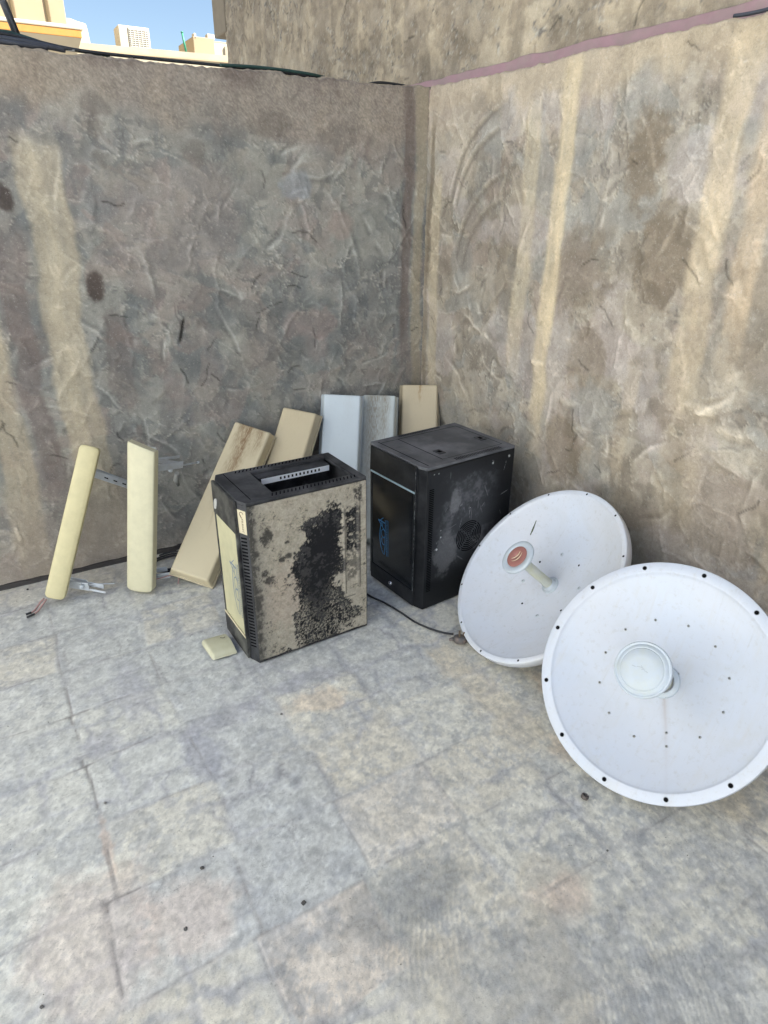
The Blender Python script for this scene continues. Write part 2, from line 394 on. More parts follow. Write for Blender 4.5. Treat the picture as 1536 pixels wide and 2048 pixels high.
    for dy, dz in ((.012, .006), (.05, .008), (.1, .006), (.15, .0), (.152, -1.9)):
        q = P[:, -1:, :].copy(); q[..., 1] = dy + (fbm(U[:, -1:], V[:, -1:] + dy * 9, 65, 9, 2) - .5) * .01; q[..., 2] += dz + (fbm(U[:, -1:], V[:, -1:] + dy * 30, 66, 20, 2) - .5) * .008
        rows.append(q); cc.append(np.zeros(q.shape) + lin((150, 138, 122)) * K_LEFT)
    P = np.concatenate(rows, 1); cc = np.concatenate(cc, 1)
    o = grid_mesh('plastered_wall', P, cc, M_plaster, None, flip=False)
    return tag(o, 'grey plastered parapet wall on the left with cables lying along its top', 'wall')

# ---- right wall (plane x = 0, facing -x); u = -y
def right_wall():
    u = axis(-.0, 5.2, .0062, 0.0, 2.3, .06); v = np.append(np.arange(-.02, H_WALL, .0062), H_WALL)
    U, V = np.meshgrid(u, v, indexing='ij'); _VV[0] = V
    Hh = (fbm(U, V, 111, 2.2, 3) - .5) * .018 + (fbm(U, V, 115, 13, 4) - .5) * .008
    C = np.zeros(U.shape + (3,)) + np.array([157, 149, 136.])
    big = fbm(U, V, 121, 1.9, 4); b2 = fbm(U, V, 125, 4.5, 4); b3 = fbm(U, V, 129, 11, 4)
    blend(C, sst(.44, .62, big) * .6, (141, 138, 133)); blend(C, sst(.5, .64, b2) * .6, (124, 117, 108)); blend(C, sst(.5, .36, b2) * .4, (165, 154, 137))
    strokes(U, V, Hh, C, 260, 15, (0.02, 2.3), (.03, 1.85), (.12, .55), (.04, .16), [(146, 142, 137), (133, 124, 112), (160, 151, 137), (147, 136, 127), (127, 122, 118), (155, 148, 138)], .005, .6, ang=(1.9, .7))
    strokes(U, V, Hh, C, 150, 18, (.1, 1.9), (.1, 1.5), (.06, .26), (.02, .06), [(128, 120, 110), (166, 158, 146), (140, 138, 136)], .0045, .5, ang=(1.9, .9))
    wob = (fbm(U * .6, V, 141, 3, 3) - .5) * .06
    marble(U, V, Hh, C, 710, [(3.0, .5, .50, .06, (146, 141, 134), .5, 1), (4.5, .6, .53, .03, (126, 117, 106), .55, 1), (6.5, .5, .54, .03, (164, 156, 143), .5, 1), (5.0, .7, .55, .03, (150, 137, 129), .45, .7), (9, .35, .56, .02, (170, 162, 148), .45, 1), (11, .3, .57, .02, (118, 111, 102), .4, 1), (5.5, .4, .56, .02, (134, 136, 135), .5, 1)])
    swooshes(U, V, Hh, C, 70, 882, (.05, 2.2), (.1, 1.85), (.10, .45), (172, 165, 154), (124, 116, 106), .003)
    blend(C, sst(.55, .65, fbm(U, V, 885, 5, 4)) * .4, (166, 158, 158))
    # sandy strip under the coping
    blend(C, sst(1.80, 1.90, V + (b3 - .5) * .15) * .7, (166, 152, 131))
    blend(C, sst(.8, 0, U) * sst(1.65, 1.85, V) * .5, (168, 156, 142))
    # brown damp patches
    for cu, cv, a, b, al in ((1.25, 1.62, .11, .15, .75), (1.37, 1.33, .13, .16, .7), (1.0, 1.27, .15, .14, .55), (1.12, .95, .09, .13, .5), (1.85, 1.2, .2, .2, .4), (1.06, .62, .08, .16, .55), (.36, 1.40, .08, .1, .35), (1.75, .6, .2, .15, .4), (1.45, .45, .14, .12, .35), (.62, 1.2, .06, .16, .35)):
        blend(C, blob(U, V, cu, cv, a, b, int(150 + cu * 20), .45) * al, (119, 108, 94))
    for cu, cv, a, b, al in ((.45, 1.75, .09, .07, .5), (.92, 1.68, .08, .1, .5), (.3, 1.25, .07, .1, .45), (1.2, .78, .12, .12, .55), (.62, 1.05, .05, .1, .35), (.28, .5, .15, .2, .5), (1.5, .3, .15, .1, .35), (.7, .3, .2, .15, .4)):
        blend(C, blob(U, V, cu, cv, a, b, int(170 + cu * 20), .45) * al, (135, 136, 135))
    # tan drips
    for c, w, z0, z1, al, col in ((.71, .085, .75, 1.84, .62, (182, 169, 144)), (.885, .085, .45, 1.95, .85, (187, 172, 144)), (.90, .04, .5, 1.9, .4, (196, 181, 152)), (1.53, .10, .75, 1.95, .75, (186, 170, 144)), (1.665, .08, .9, 1.95, .6, (190, 168, 140)), (1.60, .16, .3, .95, .35, (172, 158, 134)), (.085, .07, .3, 1.62, .72, (174, 162, 140)), (1.345, .05, .3, 1.0, .3, (176, 160, 136)), (1.20, .04, .35, .7, .3, (172, 158, 138)), (1.97, .08, .2, 1.95, .5, (180, 160, 132))):
        blend(C, band(U + wob * (.7 if w > .05 else 1), c, w, w * .55) * sst(z0, z0 + .35, V + (b2 - .5) * .2) * sst(z1 + .06, z1 - .06, V) * al * (.72 + .5 * (b3 - .3)), col)
    blend(C, band(U + wob * .5, .015, .04, .03) * sst(1.7, 1.4, V) * .6, (122, 112, 98))
    blend(C, band(U + wob * .5, .04, .03, .02) * sst(1.15, 1.35, V) * sst(1.86, 1.75, V) * .7, (118, 108, 94))
    # trowel arcs high up near the corner, shade painted in the hollow beside each ridge
    for cu, cv, rr, a in ((.62, 1.42, .44, .7), (.60, 1.40, .38, .6), (.66, 1.2, .42, .6), (.64, 1.16, .36, .5)):
        th = np.arctan2(V - cv, -(U - cu)); d = np.hypot(U - cu, (V - cv)) - rr; g = np.exp(-(d / .009) ** 2) * sst(.05, .3, th) * sst(1.5, 1.1, th) * sst(.3, .5, b3)
        Hh += g * .007; g2 = np.exp(-((d + .016) / .011) ** 2) * sst(.05, .3, th) * sst(1.5, 1.1, th); blend(C, g2 * a * .7, (112, 105, 96)); Hh -= g2 * .004
    # lumps of mortar
    for cu, cv, a, b in ((1.06, .78, .05, .022), (1.13, .70, .05, .02), (1.62, .9, .06, .02), (1.75, .86, .07, .02), (1.02, 1.02, .03, .02), (1.18, .30, .05, .03), (1.33, .33, .06, .022), (.86, .9, .04, .012), (1.9, 1.18, .08, .03)):
        g = blob(U, V, cu, cv, a * .8, b * .8, 190, .7, .5); Hh += g * .006; blend(C, g * .25, (182, 172, 154))
    blend(C, sst(.45, .05, V + (b3 - .5) * .2) * .3, (140, 134, 128))
    cracks(U, V, Hh, C, 34, 29, (.05, 2.1), (.1, 1.9), (.03, .12), .003, .65)
    crest = np.clip(Hh - .004, -.006, .010); C *= (1 + crest * 14)[..., None]  # light on raised plaster and shade in hollows put into the colour
    g_ = C.mean(-1, keepdims=True); C[:] = 150 + (g_ - 150) * 1.2 + (C - g_) * .92; Hh *= .75
    tp = (fbm(U, V * 0, 161, 3, 4) - .5) * .018 + (fbm(U, V * 0, 163, 30, 3, .7) - .5) * .014
    P = np.zeros(U.shape + (3,)); P[..., 0] = -Hh; P[..., 1] = -U; P[..., 2] = V + tp * sst(1.6, H_WALL, V)
    rows = [P]; cc = [lin(C) * K_RIGHT]
    for dx, dz in ((.01, .005), (.05, .006), (.094, .004), (.0945, -1.9)):
        q = P[:, -1:, :].copy(); q[..., 0] = dx; q[..., 2] += dz
        rows.append(q); cc.append(np.zeros(q.shape) + lin((165, 150, 130)) * K_RIGHT)
    P = np.concatenate(rows, 1); cc = np.concatenate(cc, 1)
    o = grid_mesh('plastered_wall', P, cc, M_plaster, None, flip=True)
    return tag(o, 'beige plastered parapet wall on the right with tan drip streaks running down from its top', 'wall')

# ---- tall house behind the right wall
def house():
    T = empty('plastered_house', (.1, 0, 0), 'tall rough beige house rising behind the right wall, pink painted band at its foot', 'house')
    u = axis(-12, 3.0, .009, -1.75, 3.0, .15)
    v = axis(0, 4.4, .009, 1.93, 3.05, .15)
    U, V = np.meshgrid(u, v, indexing='ij'); _VV[0] = V
    Hh = (fbm(U, V, 211, 1.6, 3) - .5) * .03 + (fbm(U, V * 1.6, 215, 9, 4) - .5) * .022
    Hh += (fbm(U * 1.1, V * .8, 217, 22, 3) - .5) * .012
    C = np.zeros(U.shape + (3,)) + np.array([166, 154, 134.])
    b2 = fbm(U * 1.5, V * .55, 225, 4, 4); b3 = fbm(U, V, 229, 12, 4)
    blend(C, sst(.5, .66, b2) * .55, (133, 124, 112)); blend(C, sst(.5, .36, b2) * .4, (174, 163, 143)); blend(C, sst(.56, .7, b3) * .5, (122, 112, 99))
    st = fbm(U, V * .2, 233, 9, 3); blend(C, sst(.55, .7, st) * .3, (128, 118, 104))
    blend(C, sst(2.2, 2.02, V) * sst(.5, .6, st) * .6, (120, 112, 100))
    marble(U, V, Hh, C, 810, [(5, .3, .53, .03, (172, 162, 144), .5, 2), (9, .3, .55, .02, (128, 118, 103), .5, 2), (16, .2, .57, .02, (120, 110, 96), .5, 2)])
    strokes(U, V, Hh, C, 160, 35, (-1.7, 3.0), (2.0, 3.0), (.1, .4), (.03, .1), [(170, 160, 142), (140, 131, 117), (158, 149, 134)], .008, .5, ang=(.2, .5))
    cracks(U, V, Hh, C, 90, 39, (-1.7, 2.9), (2.02, 2.9), (.03, .12), .008, .5)
    crest = np.clip(Hh, -.012, .014); C *= (1 + crest * 9)[..., None]  # relief shading painted in: high spots paler, low spots darker
    P = np.zeros(U.shape + (3,)); P[..., 0] = -Hh * .55 + .012; P[..., 1] = U; P[..., 2] = V
    # ragged far end
    P[-1, :, 1] += (fbm(V[-1] * 0, V[-1], 240, 8, 4) - .5) * .06
    grid_mesh('facade', P, lin(C) * K_HOUSE, M_house, T, flip=True)
    m = MB(); m.box((.03, -12, 0), (9, 2.96, 4.38)); m.build('house_body', M_render_plain, T)
    m = MB(); m.box((.002, 2.97, 2.64), (9, 3.25, 4.38)); m.build('corner_projection', M_render_plain, T, .01, 2)
    # pink painted skirting band standing on the wall top
    n = 420; m = MB(); ys = np.linspace(-5, 3.02, n); rg = np.random.RandomState(7)
    nz = (fbm(ys, ys * 0, 250, 6, 4) - .5) * .02
    vs = []; 
    for k, y in enumerate(ys):
        z1 = 2.004 + nz[k]; x = -.016 + rg.uniform(-.0015, .0015)
        vs += [(x, y, 1.90), (x, y, z1 - .005), (x + .012, y, z1), (.03, y, z1 + .001)]
    m.add(vs, [(4 * k + j, 4 * k + j + 1, 4 * k + 5 + j, 4 * k + 4 + j) for k in range(n - 1) for j in range(3)], 0, True)
    m.build('painted_band', M_pink, T)

M_render_plain = plain('sand_render', tuple(lin((165, 152, 132)) * .6), .95, 0, .2, 12, .6)
M_pink = plain('pink_paint', tuple(lin((198, 158, 160)) * .70), .85, 0, .2, 25, .5, dirt=tuple(lin((178, 165, 150)) * .7), dirt_amt=.7, dscale=7)

# ---- floor
def floor():
    x = axis(-60, 12, .0055, -2.35, .02, .5); y = axis(-25, 60, .0055, -3.0, .03, .5)
    X, Y = np.meshgrid(x, y, indexing='ij')
    near = sst(-2.6, -2.35, X) * sst(.3, .03, X) * sst(-3.3, -3.0, Y) * sst(.3, .03, Y)
    wx = X + (fbm(X, Y, 401, 2.5, 3) - .5) * .05; wy = Y + (fbm(X, Y, 405, 2.5, 3) - .5) * .05
    row = np.floor((wy + 1.20) / .245).astype(int); fy = (wy + 1.20) / .245 - row
    rg = np.random.RandomState(77); off = rg.uniform(0, .14, 512); off[(np.arange(512) % 5) < 3] *= .15
    cx_ = (wx + 1.917 + off[row & 511]) / .29; cl = np.floor(cx_).astype(int); fx = cx_ - cl
    tab = rg.rand(128, 128, 4)
    cell = tab[cl & 127, row & 127]
    dx = np.minimum(fx, 1 - fx) * .29; dy = np.minimum(fy, 1 - fy) * .245
    r = .012; q = np.hypot(np.clip(r - dx, 0, None), np.clip(r - dy, 0, None)); d = np.where((dx < r) & (dy < r), r - q, np.minimum(dx, dy)); d = np.clip(d, 0, None)
    nj = fbm(X, Y, 411, 2.2, 3); nf = fbm(X, Y, 415, 14, 4); n3 = fbm(X, Y, 419, 5, 4); n4 = fbm(X, Y, 423, 40, 3); big = fbm(X, Y, 427, 1.1, 3)
    jv = .08 + .42 * sst(.45, .62, nj) * sst(.35, .55, nf)
    jv = np.maximum(jv, .8 * sst(.07, .03, np.abs(X + 1.917)) * sst(-2.1, -1.9, Y) * sst(-.7, -.8, Y) * sst(.38, .5, nf))
    jv = np.maximum(jv, .5 * sst(-1.4, -1.7, X) * sst(-1.3, -1.5, Y) * sst(.4, .55, nf))
    ds = d + (n4 - .5) * .004
    joint = np.clip(np.exp(-(ds / .0030) ** 2) * jv, 0, 1)
    vx = X + (fbm(X, Y, 471, 7, 4, .6) - .5) * .13; vy = Y + (fbm(X, Y, 475, 7, 4, .6) - .5) * .13
    r2 = np.floor((vy + 1.20) / .1633).astype(int); gy = (vy + 1.2) / .1633 - r2; gx = (vx + .07 * (r2 % 2)) / .21 + rg.rand(512)[r2 & 511]; gx = gx - np.floor(gx)
    d2 = np.minimum(np.minimum(gx, 1 - gx) * .21, np.minimum(gy, 1 - gy) * .1633)
    vein = np.exp(-(d2 / .011) ** 2) * sst(.44, .6, fbm(X, Y, 481, 4.5, 3)) * (.4 + .8 * nf); hair = np.exp(-(d2 / .0022) ** 2) * sst(.5, .62, fbm(X, Y, 485, 6, 3)) * .5
    halo = np.exp(-(d / .013) ** 2) * sst(.46, .62, fbm(X, Y, 461, 7, 4)) * .55
    C = np.zeros(X.shape + (3,)) + np.array([181, 181, 177.])
    blend(C, sst(.42, .62, big) * .4, (187, 182, 171)); blend(C, sst(.52, .38, big) * .4, (176, 180, 184))
    c0 = cell[..., 0]; ce = sst(0, .008, d + (nf - .5) * .02); blend(C, (c0 > .6) * .38 * ce, (188, 181, 168)); blend(C, (c0 < .3) * .36 * ce, (165, 168, 172)); blend(C, (cell[..., 1] > .88) * sst(-1.2, -1.5, Y) * .4 * ce, (193, 179, 171)); blend(C, ((cell[..., 3] > .7) & (c0 > .3)) * .35 * ce, (194, 193, 186))
    blend(C, halo * .8, (150, 151, 158)); blend(C, vein * .7, (148, 149, 157)); blend(C, hair, (128, 127, 130))
    # bluish grey worn smears around joints and in drifts
    sm = sst(.045, .0, d + (n3 - .5) * .1) * sst(.46, .6, n3); blend(C, sm * .38, (152, 154, 162))
    blend(C, sst(.55, .68, n3) * .28 * sst(.45, .6, nf), (152, 155, 161)); blend(C, sst(.56, .68, fbm(X * 1.3, Y, 431, 8, 5, .65)) * .35, (150, 153, 158)); blend(C, sst(.58, .66, fbm(X, Y, 433, 30, 4, .7)) * .35, (138, 141, 148))
    blend(C, sst(.57, .7, fbm(X, Y, 437, 26, 4, .7)) * .35 * sst(-1., -1.8, Y), (128, 130, 134))
    # scuffed lower right / lower middle
    sc2 = sst(-1.6, -2.1, Y) * sst(-1.6, -1.3, X); blend(C, sc2 * sst(.5, .6, fbm(X, Y, 491, 30, 4, .7)) * .4, (132, 134, 139)); blend(C, sc2 * sst(.5, .64, n3) * .35, (178, 168, 150))
    for cx, cy, a, b, col, al in ((-1.79, -1.80, .10, .10, (196, 180, 172), .45), (-2.0, -1.75, .14, .2, (196, 178, 168), .35), (-1.925, -1.52, .012, .09, (178, 158, 146), .5), (-1.0, -2.2, .08, .05, (196, 172, 158), .4), (-.62, -1.85, .10, .07, (190, 170, 156), .4), (-1.2, -1.3, .10, .05, (196, 178, 158), .45), (-.72, -1.55, .08, .3, (186, 172, 150), .35), (-.5, -1.75, .05, .2, (187, 168, 148), .45), (-1.75, -.95, .06, .16, (148, 149, 159), .45), (-1.53, -1.22, .12, .05, (146, 147, 156), .5), (-1.24, -1.17, .16, .03, (146, 147, 156), .55), (-1.62, -1.35, .05, .10, (143, 145, 158), .5), (-1.88, -1.13, .05, .05, (144, 145, 156), .5), (-1.35, -2.03, .16, .07, (120, 122, 124), .45), (-1.15, -2.30, .2, .12, (134, 136, 140), .4)):
        blend(C, blob(X, Y, cx, cy, a, b, 450, .5, .4) * al, col)
    # darker, dusty foot of the walls
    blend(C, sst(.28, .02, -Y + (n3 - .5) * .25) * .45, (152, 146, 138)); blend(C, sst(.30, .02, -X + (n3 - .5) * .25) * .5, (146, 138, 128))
    blend(C, joint, (122, 119, 119))
    C *= (1 - .07 * (n4 - .5) * 2)[..., None]; C *= (1 + .16 * (fbm(X, Y, 495, 140, 2) - .5))[..., None]
    C *= (1 + .10 * (fbm(X, Y, 441, 90, 2) - .5))[..., None]
    Z = (n3 - .5) * .006 + (nf - .5) * .0022 + (cell[..., 2] - .5) * .0022 * sst(0, .02, d) - joint * .003 - hair * .0012 - vein * .0008 + (fbm(X, Y, 447, 70, 2) - .5) * .0008
    # broomed patches: fine parallel ridges
    for cx, cy, a, b in ((-1.38, -2.12, .13, .10), (-1.0, -2.5, .2, .14)):
        g = blob(X, Y, cx, cy, a, b, 455, .3, .4); rip = np.sin((X * .87 - Y * .5) * 520 + fbm(X, Y, 457, 12, 2) * 9) ; Z += g * rip * .0007; blend(C, g * sst(-.2, .8, rip + (nf - .5) * 3) * .28, (118, 120, 124))
    Z = Z * near - .004
    # pits
    P = np.stack([X, Y, Z], -1)
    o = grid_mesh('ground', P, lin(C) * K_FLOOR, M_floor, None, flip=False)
    tag(o, None, None, None, 'structure')

left_wall(); right_wall(); house(); floor()

# ------------------------------------------------------------------ common materials
M_black = plain('black_powder_coat', (.007, .008, .010), .4, 0, .3, 20, .25, .3, dirt=(.09, .09, .095), dirt_amt=.3, dscale=7)
M_black_dusty = plain('dusty_black_paint', (.02, .021, .024), .6, 0, .3, 20, .3, .4, dirt=(.2, .2, .21), dirt_amt=.45, dscale=6)
M_hole = plain('dark_opening', (.004, .004, .005), .9, 0, .1, 20, 0, .1)
M_galv = plain('galvanised_steel', (.42, .45, .48), .42, .75, .15, 60, .2, .5, dirt=(.3, .27, .22), dirt_amt=.3, dscale=30)
M_rail = plain('zinc_rail', (.85, .88, .92), .45, .15, .08, 60, .1)
M_toppaint = plain('rubbed_black_top', (.07, .073, .08), .55, 0, .3, 9, .25, .4, dirt=(.22, .22, .235), dirt_amt=.8, dscale=5)
M_bracket = plain('dull_zinc_bracket', (.58, .62, .66), .5, .1, .15, 60, .2, .5, dirt=(.28, .25, .2), dirt_amt=.4, dscale=30)
M_rubber = plain('black_rubber', (.02, .021, .024), .6, 0, .2, 40, .2)
M_pinkwire = plain('pink_insulation', (.42, .26, .24), .55, 0, .2, 60, 0)
M_greyplastic = plain('grey_plastic', (.35, .36, .35), .5, 0, .15, 40, .1, dirt=(.25, .2, .14), dirt_amt=.4, dscale=40)

# ------------------------------------------------------------------ network cabinets
def chamfer_outline(w, d, c1, c2, inset=0.0):
    i = inset
    return [(i, c1 + i * .4), (c2 + i * .4, i), (d - i, i), (d - i, w - i), (c2 + i * .4, w - i), (i, w - c1 - i * .4)]

def dusty_panel_material():
    t = NT('dust_caked_black_panel'); a = t.n('ShaderNodeVertexColor'); a.layer_name = 'Col'
    n1 = t.noise(180, 4, .7)
    col = t.mix(1.0, a.outputs['Color'], t.ramp(n1, [(.3, .78), (.7, 1.15)]), 'MULTIPLY')
    t.bump(n1, .5, .0015)
    return t.out(col, .85, 0, .3)
def worn_black_material():
    # black paint rubbed grey, vertex painted
    t = NT('rubbed_black_panel'); a = t.n('ShaderNodeVertexColor'); a.layer_name = 'Col'
    n1 = t.noise(140, 4, .6)
    col = t.mix(1.0, a.outputs['Color'], t.ramp(n1, [(.3, .85), (.7, 1.12)]), 'MULTIPLY')
    t.bump(n1, .12, .0008)
    return t.out(col, .5, 0, .3)
M_dustpanel = dusty_panel_material(); M_wornpanel = worn_black_material()

def glass_material(name, tint, dusty=None, amt=.0):
    t = NT(name); g = t.noise(5, 5, .6)
    if dusty: col = t.mix(t.ramp(t.noise(7, 6, .7), [(.25, amt * .7), (.6, amt)]), tint, dusty)
    else: col = t.mix(g, tint, tuple(x * 1.7 for x in tint))
    t.bump(t.noise(3, 2), .02, .002)
    return t.out(col, t.ramp(t.noise(9, 5, .6), [(.3, .09 if not dusty else .45), (.7, .2 if not dusty else .7)]), 0, .6)
M_glass_dark = glass_material('smoked_glass', (.005, .006, .008))
M_glass_dusty = glass_material('dust_filmed_glass', (.05, .06, .05), (.52, .49, .31), 1.0)
M_strip = plain('pale_blue_trim', (.38, .5, .55), .4, .2, .15, 40, .05)
M_logo = plain('blue_print', (.06, .24, .50), .5, 0, .3, 150, 0)
M_logo_faint = plain('faded_blue_print', (.17, .22, .29), .7, 0, .3, 90, 0)
M_knob = plain('chrome_lock', (.6, .6, .62), .25, .9, .1, 60, .1)
M_sticker = plain('cream_sticker', (.62, .55, .38), .6, 0, .1, 60, .05)
M_ink = plain('brown_ink', (.09, .05, .035), .7, 0, .2, 80, 0)

def slots_row(mb, p0, p1, n, ln, wd, nrm, dirv, slant=0.0, mi=0, t=.0006):
    """n dark louvre slots from p0 to p1; each ln long along dirv, wd wide; standing t proud of the surface with normal nrm"""
    p0, p1, nrm, dirv = Vector(p0), Vector(p1), Vector(nrm), Vector(dirv); ax = (p1 - p0).normalized()
    for i in range(n):
        c = p0 + (p1 - p0) * ((i + .5) / n) + nrm * t
        a = dirv * ln / 2 + ax * slant; b = ax * wd / 2
        vs = [c - a - b, c - a + b, c + a + b, c + a - b]
        mb.add([tuple(v) for v in vs], [(0, 1, 2, 3)], mi)

def logo_strokes(mb, M, s, mi=0):
    """swoosh emblem, read from bottom to top, with an underline of small print; x = across, y = up, unit height ~1"""
    def arc(cx, cy, rx, ry, a0, a1, n=20): return [(cx + rx * math.cos(R(a0 + (a1 - a0) * k / n)), cy + ry * math.sin(R(a0 + (a1 - a0) * k / n))) for k in range(n + 1)]
    def S(p): return [(x * s, y * s) for x, y in p]
    W = .020 * s
    mb.ribbon(S(arc(.0, -.05, .19, .47, 265, 118)), [W * (.6 + .9 * math.sin(math.pi * k / 20)) for k in range(21)], mi=mi, M=M)      # big swoosh C
    mb.ribbon(S([(.0, -.52), (.03, -.3), (.025, -.05), (.03, .1)]), W * 1.1, mi=mi, M=M)
    mb.ribbon(S(arc(-.04, -.16, .07, .10, 300, 60)), W * 1.3, mi=mi, M=M)
    mb.ribbon(S(arc(-.045, .04, .08, .11, 20, 330)), W * .9, mi=mi, M=M)
    mb.ribbon(S([(.03, .12), (-.13, .24), (-.26, .34)]), W * 1.2, mi=mi, M=M)      # top letter, an A lying on its side
    mb.ribbon(S([(-.26, .34), (-.1, .345), (.03, .34)]), W * 1.5, mi=mi, M=M)
    mb.ribbon(S([(-.08, .22), (-.07, .34)]), W, mi=mi, M=M)
    mb.ribbon(S([(.03, .43), (.03, .08)]), W, mi=mi, M=M)
    mb.ribbon(S([(-.17, .36), (-.05, .46)]), W * .8, mi=mi, M=M)
    y = -.52
    rg = random.Random(4)
    while y < .45:
        l = rg.choice((.02, .03, .04)); mb.ribbon(S([(.10, y), (.10, y + l)]), .03 * s, mi=mi, M=M); y += l + .012
    mb.ribbon(S([(.155, -.52), (.155, .45)]), W * .45, mi=mi, M=M)

def cabinet(root, w, d, h, c1, c2, open_top, mats, side_C, front):
    """local x = depth away from the door, y = across the door, z = up"""
    Mb, Mside, Mglass = mats
    th = .0025
    # ---- body: bottom, back, far side, chamfers, top ring
    m = MB(); O = chamfer_outline(w, d, c1, c2)
    m.prism(O, .002, .012, 0)
    m.box((d - .003, .0, .012), (d, w, h - .012)); m.box((c2, w - .003, .012), (d - .003, w, h - .012))
    for a, b in ((O[0], O[1]), (O[4], O[5])):
        dx, dy = b[0] - a[0], b[1] - a[1]; l = math.hypot(dx, dy); nx, ny = dy / l * .003, -dx / l * .003
        # pull the slab inside
        if (a[1] + b[1]) / 2 < w / 2: nx, ny = abs(nx), abs(ny)
        else: nx, ny = abs(nx), -abs(ny)
        vs = [(a[0], a[1], .012), (b[0], b[1], .012), (b[0] + nx, b[1] + ny, .012), (a[0] + nx, a[1] + ny, .012)]
        vs += [(x, y, h - .012) for x, y, z in vs]
        m.add(vs, [(0, 3, 2, 1), (4, 5, 6, 7), (0, 1, 5, 4), (1, 2, 6, 5), (2, 3, 7, 6), (3, 0, 4, 7)])
    # louvre slots on the near front chamfer
    a, b = Vector((O[0][0], O[0][1], 0)), Vector((O[1][0], O[1][1], 0)); dv = (b - a).normalized(); nr = Vector((-abs(b.y - a.y), -abs(b.x - a.x), 0)).normalized(); mid = (a + b) / 2
    if open_top:
        side_n = 34; slots_row(m, mid + Vector((0, 0, .06)), mid + Vector((0, 0, h * .80)), side_n, (b - a).length * .62, .0062, nr, dv, .002, 1)
        sx = c2 + .012
        slots_row(m, (sx, 0, .06), (sx, 0, h * .80), side_n, .014, .0062, (0, -1, 0), (1, 0, 0), .002, 1)
    body = m.build('body', [Mb, M_hole], root, .0015, 2)
    # ---- top panel
    m = MB()
    zt0, zt1 = h - .012, h
    if open_top:
        x0, x1, y0, y1 = d * .27, d * .925, w * .15, w * .86
        # ring made of four butted slabs
        m.prism([(0, c1), (c2, 0), (x0, 0), (x0, w), (c2, w), (0, w - c1)], zt0, zt1)
        m.box((x1, 0, zt0), (d, w, zt1)); m.box((x0, 0, zt0), (x1, y0, zt1)); m.box((x0, y1, zt0), (x1, w, zt1))
        slots_row(m, (d * .24, y0 * .52, zt1), (d * .94, y0 * .52, zt1), 23, y0 * .52, .0045, (0, 0, 1), (0, 1, 0), .005, 1)
        slots_row(m, (d * .17, w - (w - y1) * .42, zt1), (d * .83, w - (w - y1) * .42, zt1), 22, (w - y1) * .5, .0045, (0, 0, 1), (0, 1, 0), .005, 1)
        m.add([(.040, w * .07, zt1 + .0005), (.043, w * .07, zt1 + .0005), (.043, w * .96, zt1 + .0005), (.040, w * .96, zt1 + .0005)], [(0, 1, 2, 3)], 1)
    else:
        m.prism(O, zt0, zt1)
        tt = zt1 + .0005
        def line(x0, y0, x1, y1, wd=.003):
            dx, dy = x1 - x0, y1 - y0; l = math.hypot(dx, dy); nx, ny = -dy / l * wd / 2, dx / l * wd / 2
            m.add([(x0 + nx, y0 + ny, tt), (x1 + nx, y1 + ny, tt), (x1 - nx, y1 - ny, tt), (x0 - nx, y0 - ny, tt)], [(0, 1, 2, 3)], 1)
        line(.032, w * .05, .032, w * .93, .004); line(.12, w * .115, .12, w * .885, .0035); line(.12, w * .115, d * .93, w * .115, .002); line(.034, w * .885, d * .93, w * .885, .003); line(d * .93, w * .115, d * .93, w * .885, .003)
        slots_row(m, (d * .34, w * .045, zt1), (d * .86, w * .045, zt1), 24, w * .055, .0045, (0, 0, 1), (0, 1, 0), 0, 1)
        slots_row(m, (d * .30, w * .955, zt1), (d * .78, w * .955, zt1), 24, w * .05, .0045, (0, 0, 1), (0, 1, 0), 0, 1)
    top = m.build('top_panel', [M_black_dusty if open_top else M_toppaint, M_hole], root, .0022, 2)
    if not open_top:
        for (cx, cy) in ((.16, w * .30), (d * .87, w * .38)):
            m = MB(); m.box((cx - .016, cy - .022, h + .0002), (cx + .016, cy + .022, h + .003)); m.box((cx - .008, cy - .010, h + .003), (cx + .008, cy + .010, h + .0036), 1)
            m.build('latch_plate', [M_black_dusty, M_hole], top, .001, 1)
    else:
        # things seen through the opening: punched rack rail and cross brace
        m = MB(); yr = w * .70; xa, xb = d * .33, d * .91
        nh = 11; hw = .0075; x = xa + .07; zs0, zs1 = h - .037, h - .0165; step = (xb - xa - .10) / nh
        m.box((xa, yr, zs0), (xa + .07, yr + .0015, zs1)); 
        for k in range(nh):
            xx = xa + .07 + k * step
            m.box((xx, yr, zs0), (xx + hw, yr + .0015, zs0 + .005)); m.box((xx, yr, zs1 - .005), (xx + hw, yr + .0015, zs1)); m.box((xx + hw, yr, zs0), (xx + step, yr + .0015, zs1))
        m.box((xa + .07 + nh * step, yr, zs0), (xb, yr + .0015, zs1))
        rl = m.build('rack_rail', M_rail, root)
        m = MB(); m.box((d * .72, w * .10, h - .10), (d * .75, w * .90, h - .085)); m.box((d * .78, w * .10, h - .12), (d * .80, w * .90, h - .105)); m.build('cross_brace', M_black_dusty, root, .001, 1)
        m = MB(); m.box((xa - .01, yr + .004, h - .016), (xb, y1 + .004, h - .0125)); m.build('inner_flange', M_black_dusty, root)
    # ---- near side panel, painted grid
    nu, nv = int((d - c2) / .0028), int((h - .014) / .0028)
    us = np.linspace(0, 1, nu); vs = np.linspace(0, 1, nv); U, V = np.meshgrid(us, vs, indexing='ij')
    Cc, Hs = side_C(U, V, d - c2, h)
    P = np.stack([c2 + .0008 + U * (d - c2 - .0016), -.0022 - Hs, .004 + V * (h - .018)], -1)
    edge = (U == 0) | (U == 1) | (V == 0) | (V == 1); P[..., 1] = np.where(edge, .001, P[..., 1])
    grid_mesh('side_panel', P, Cc, Mside, root, flip=False)
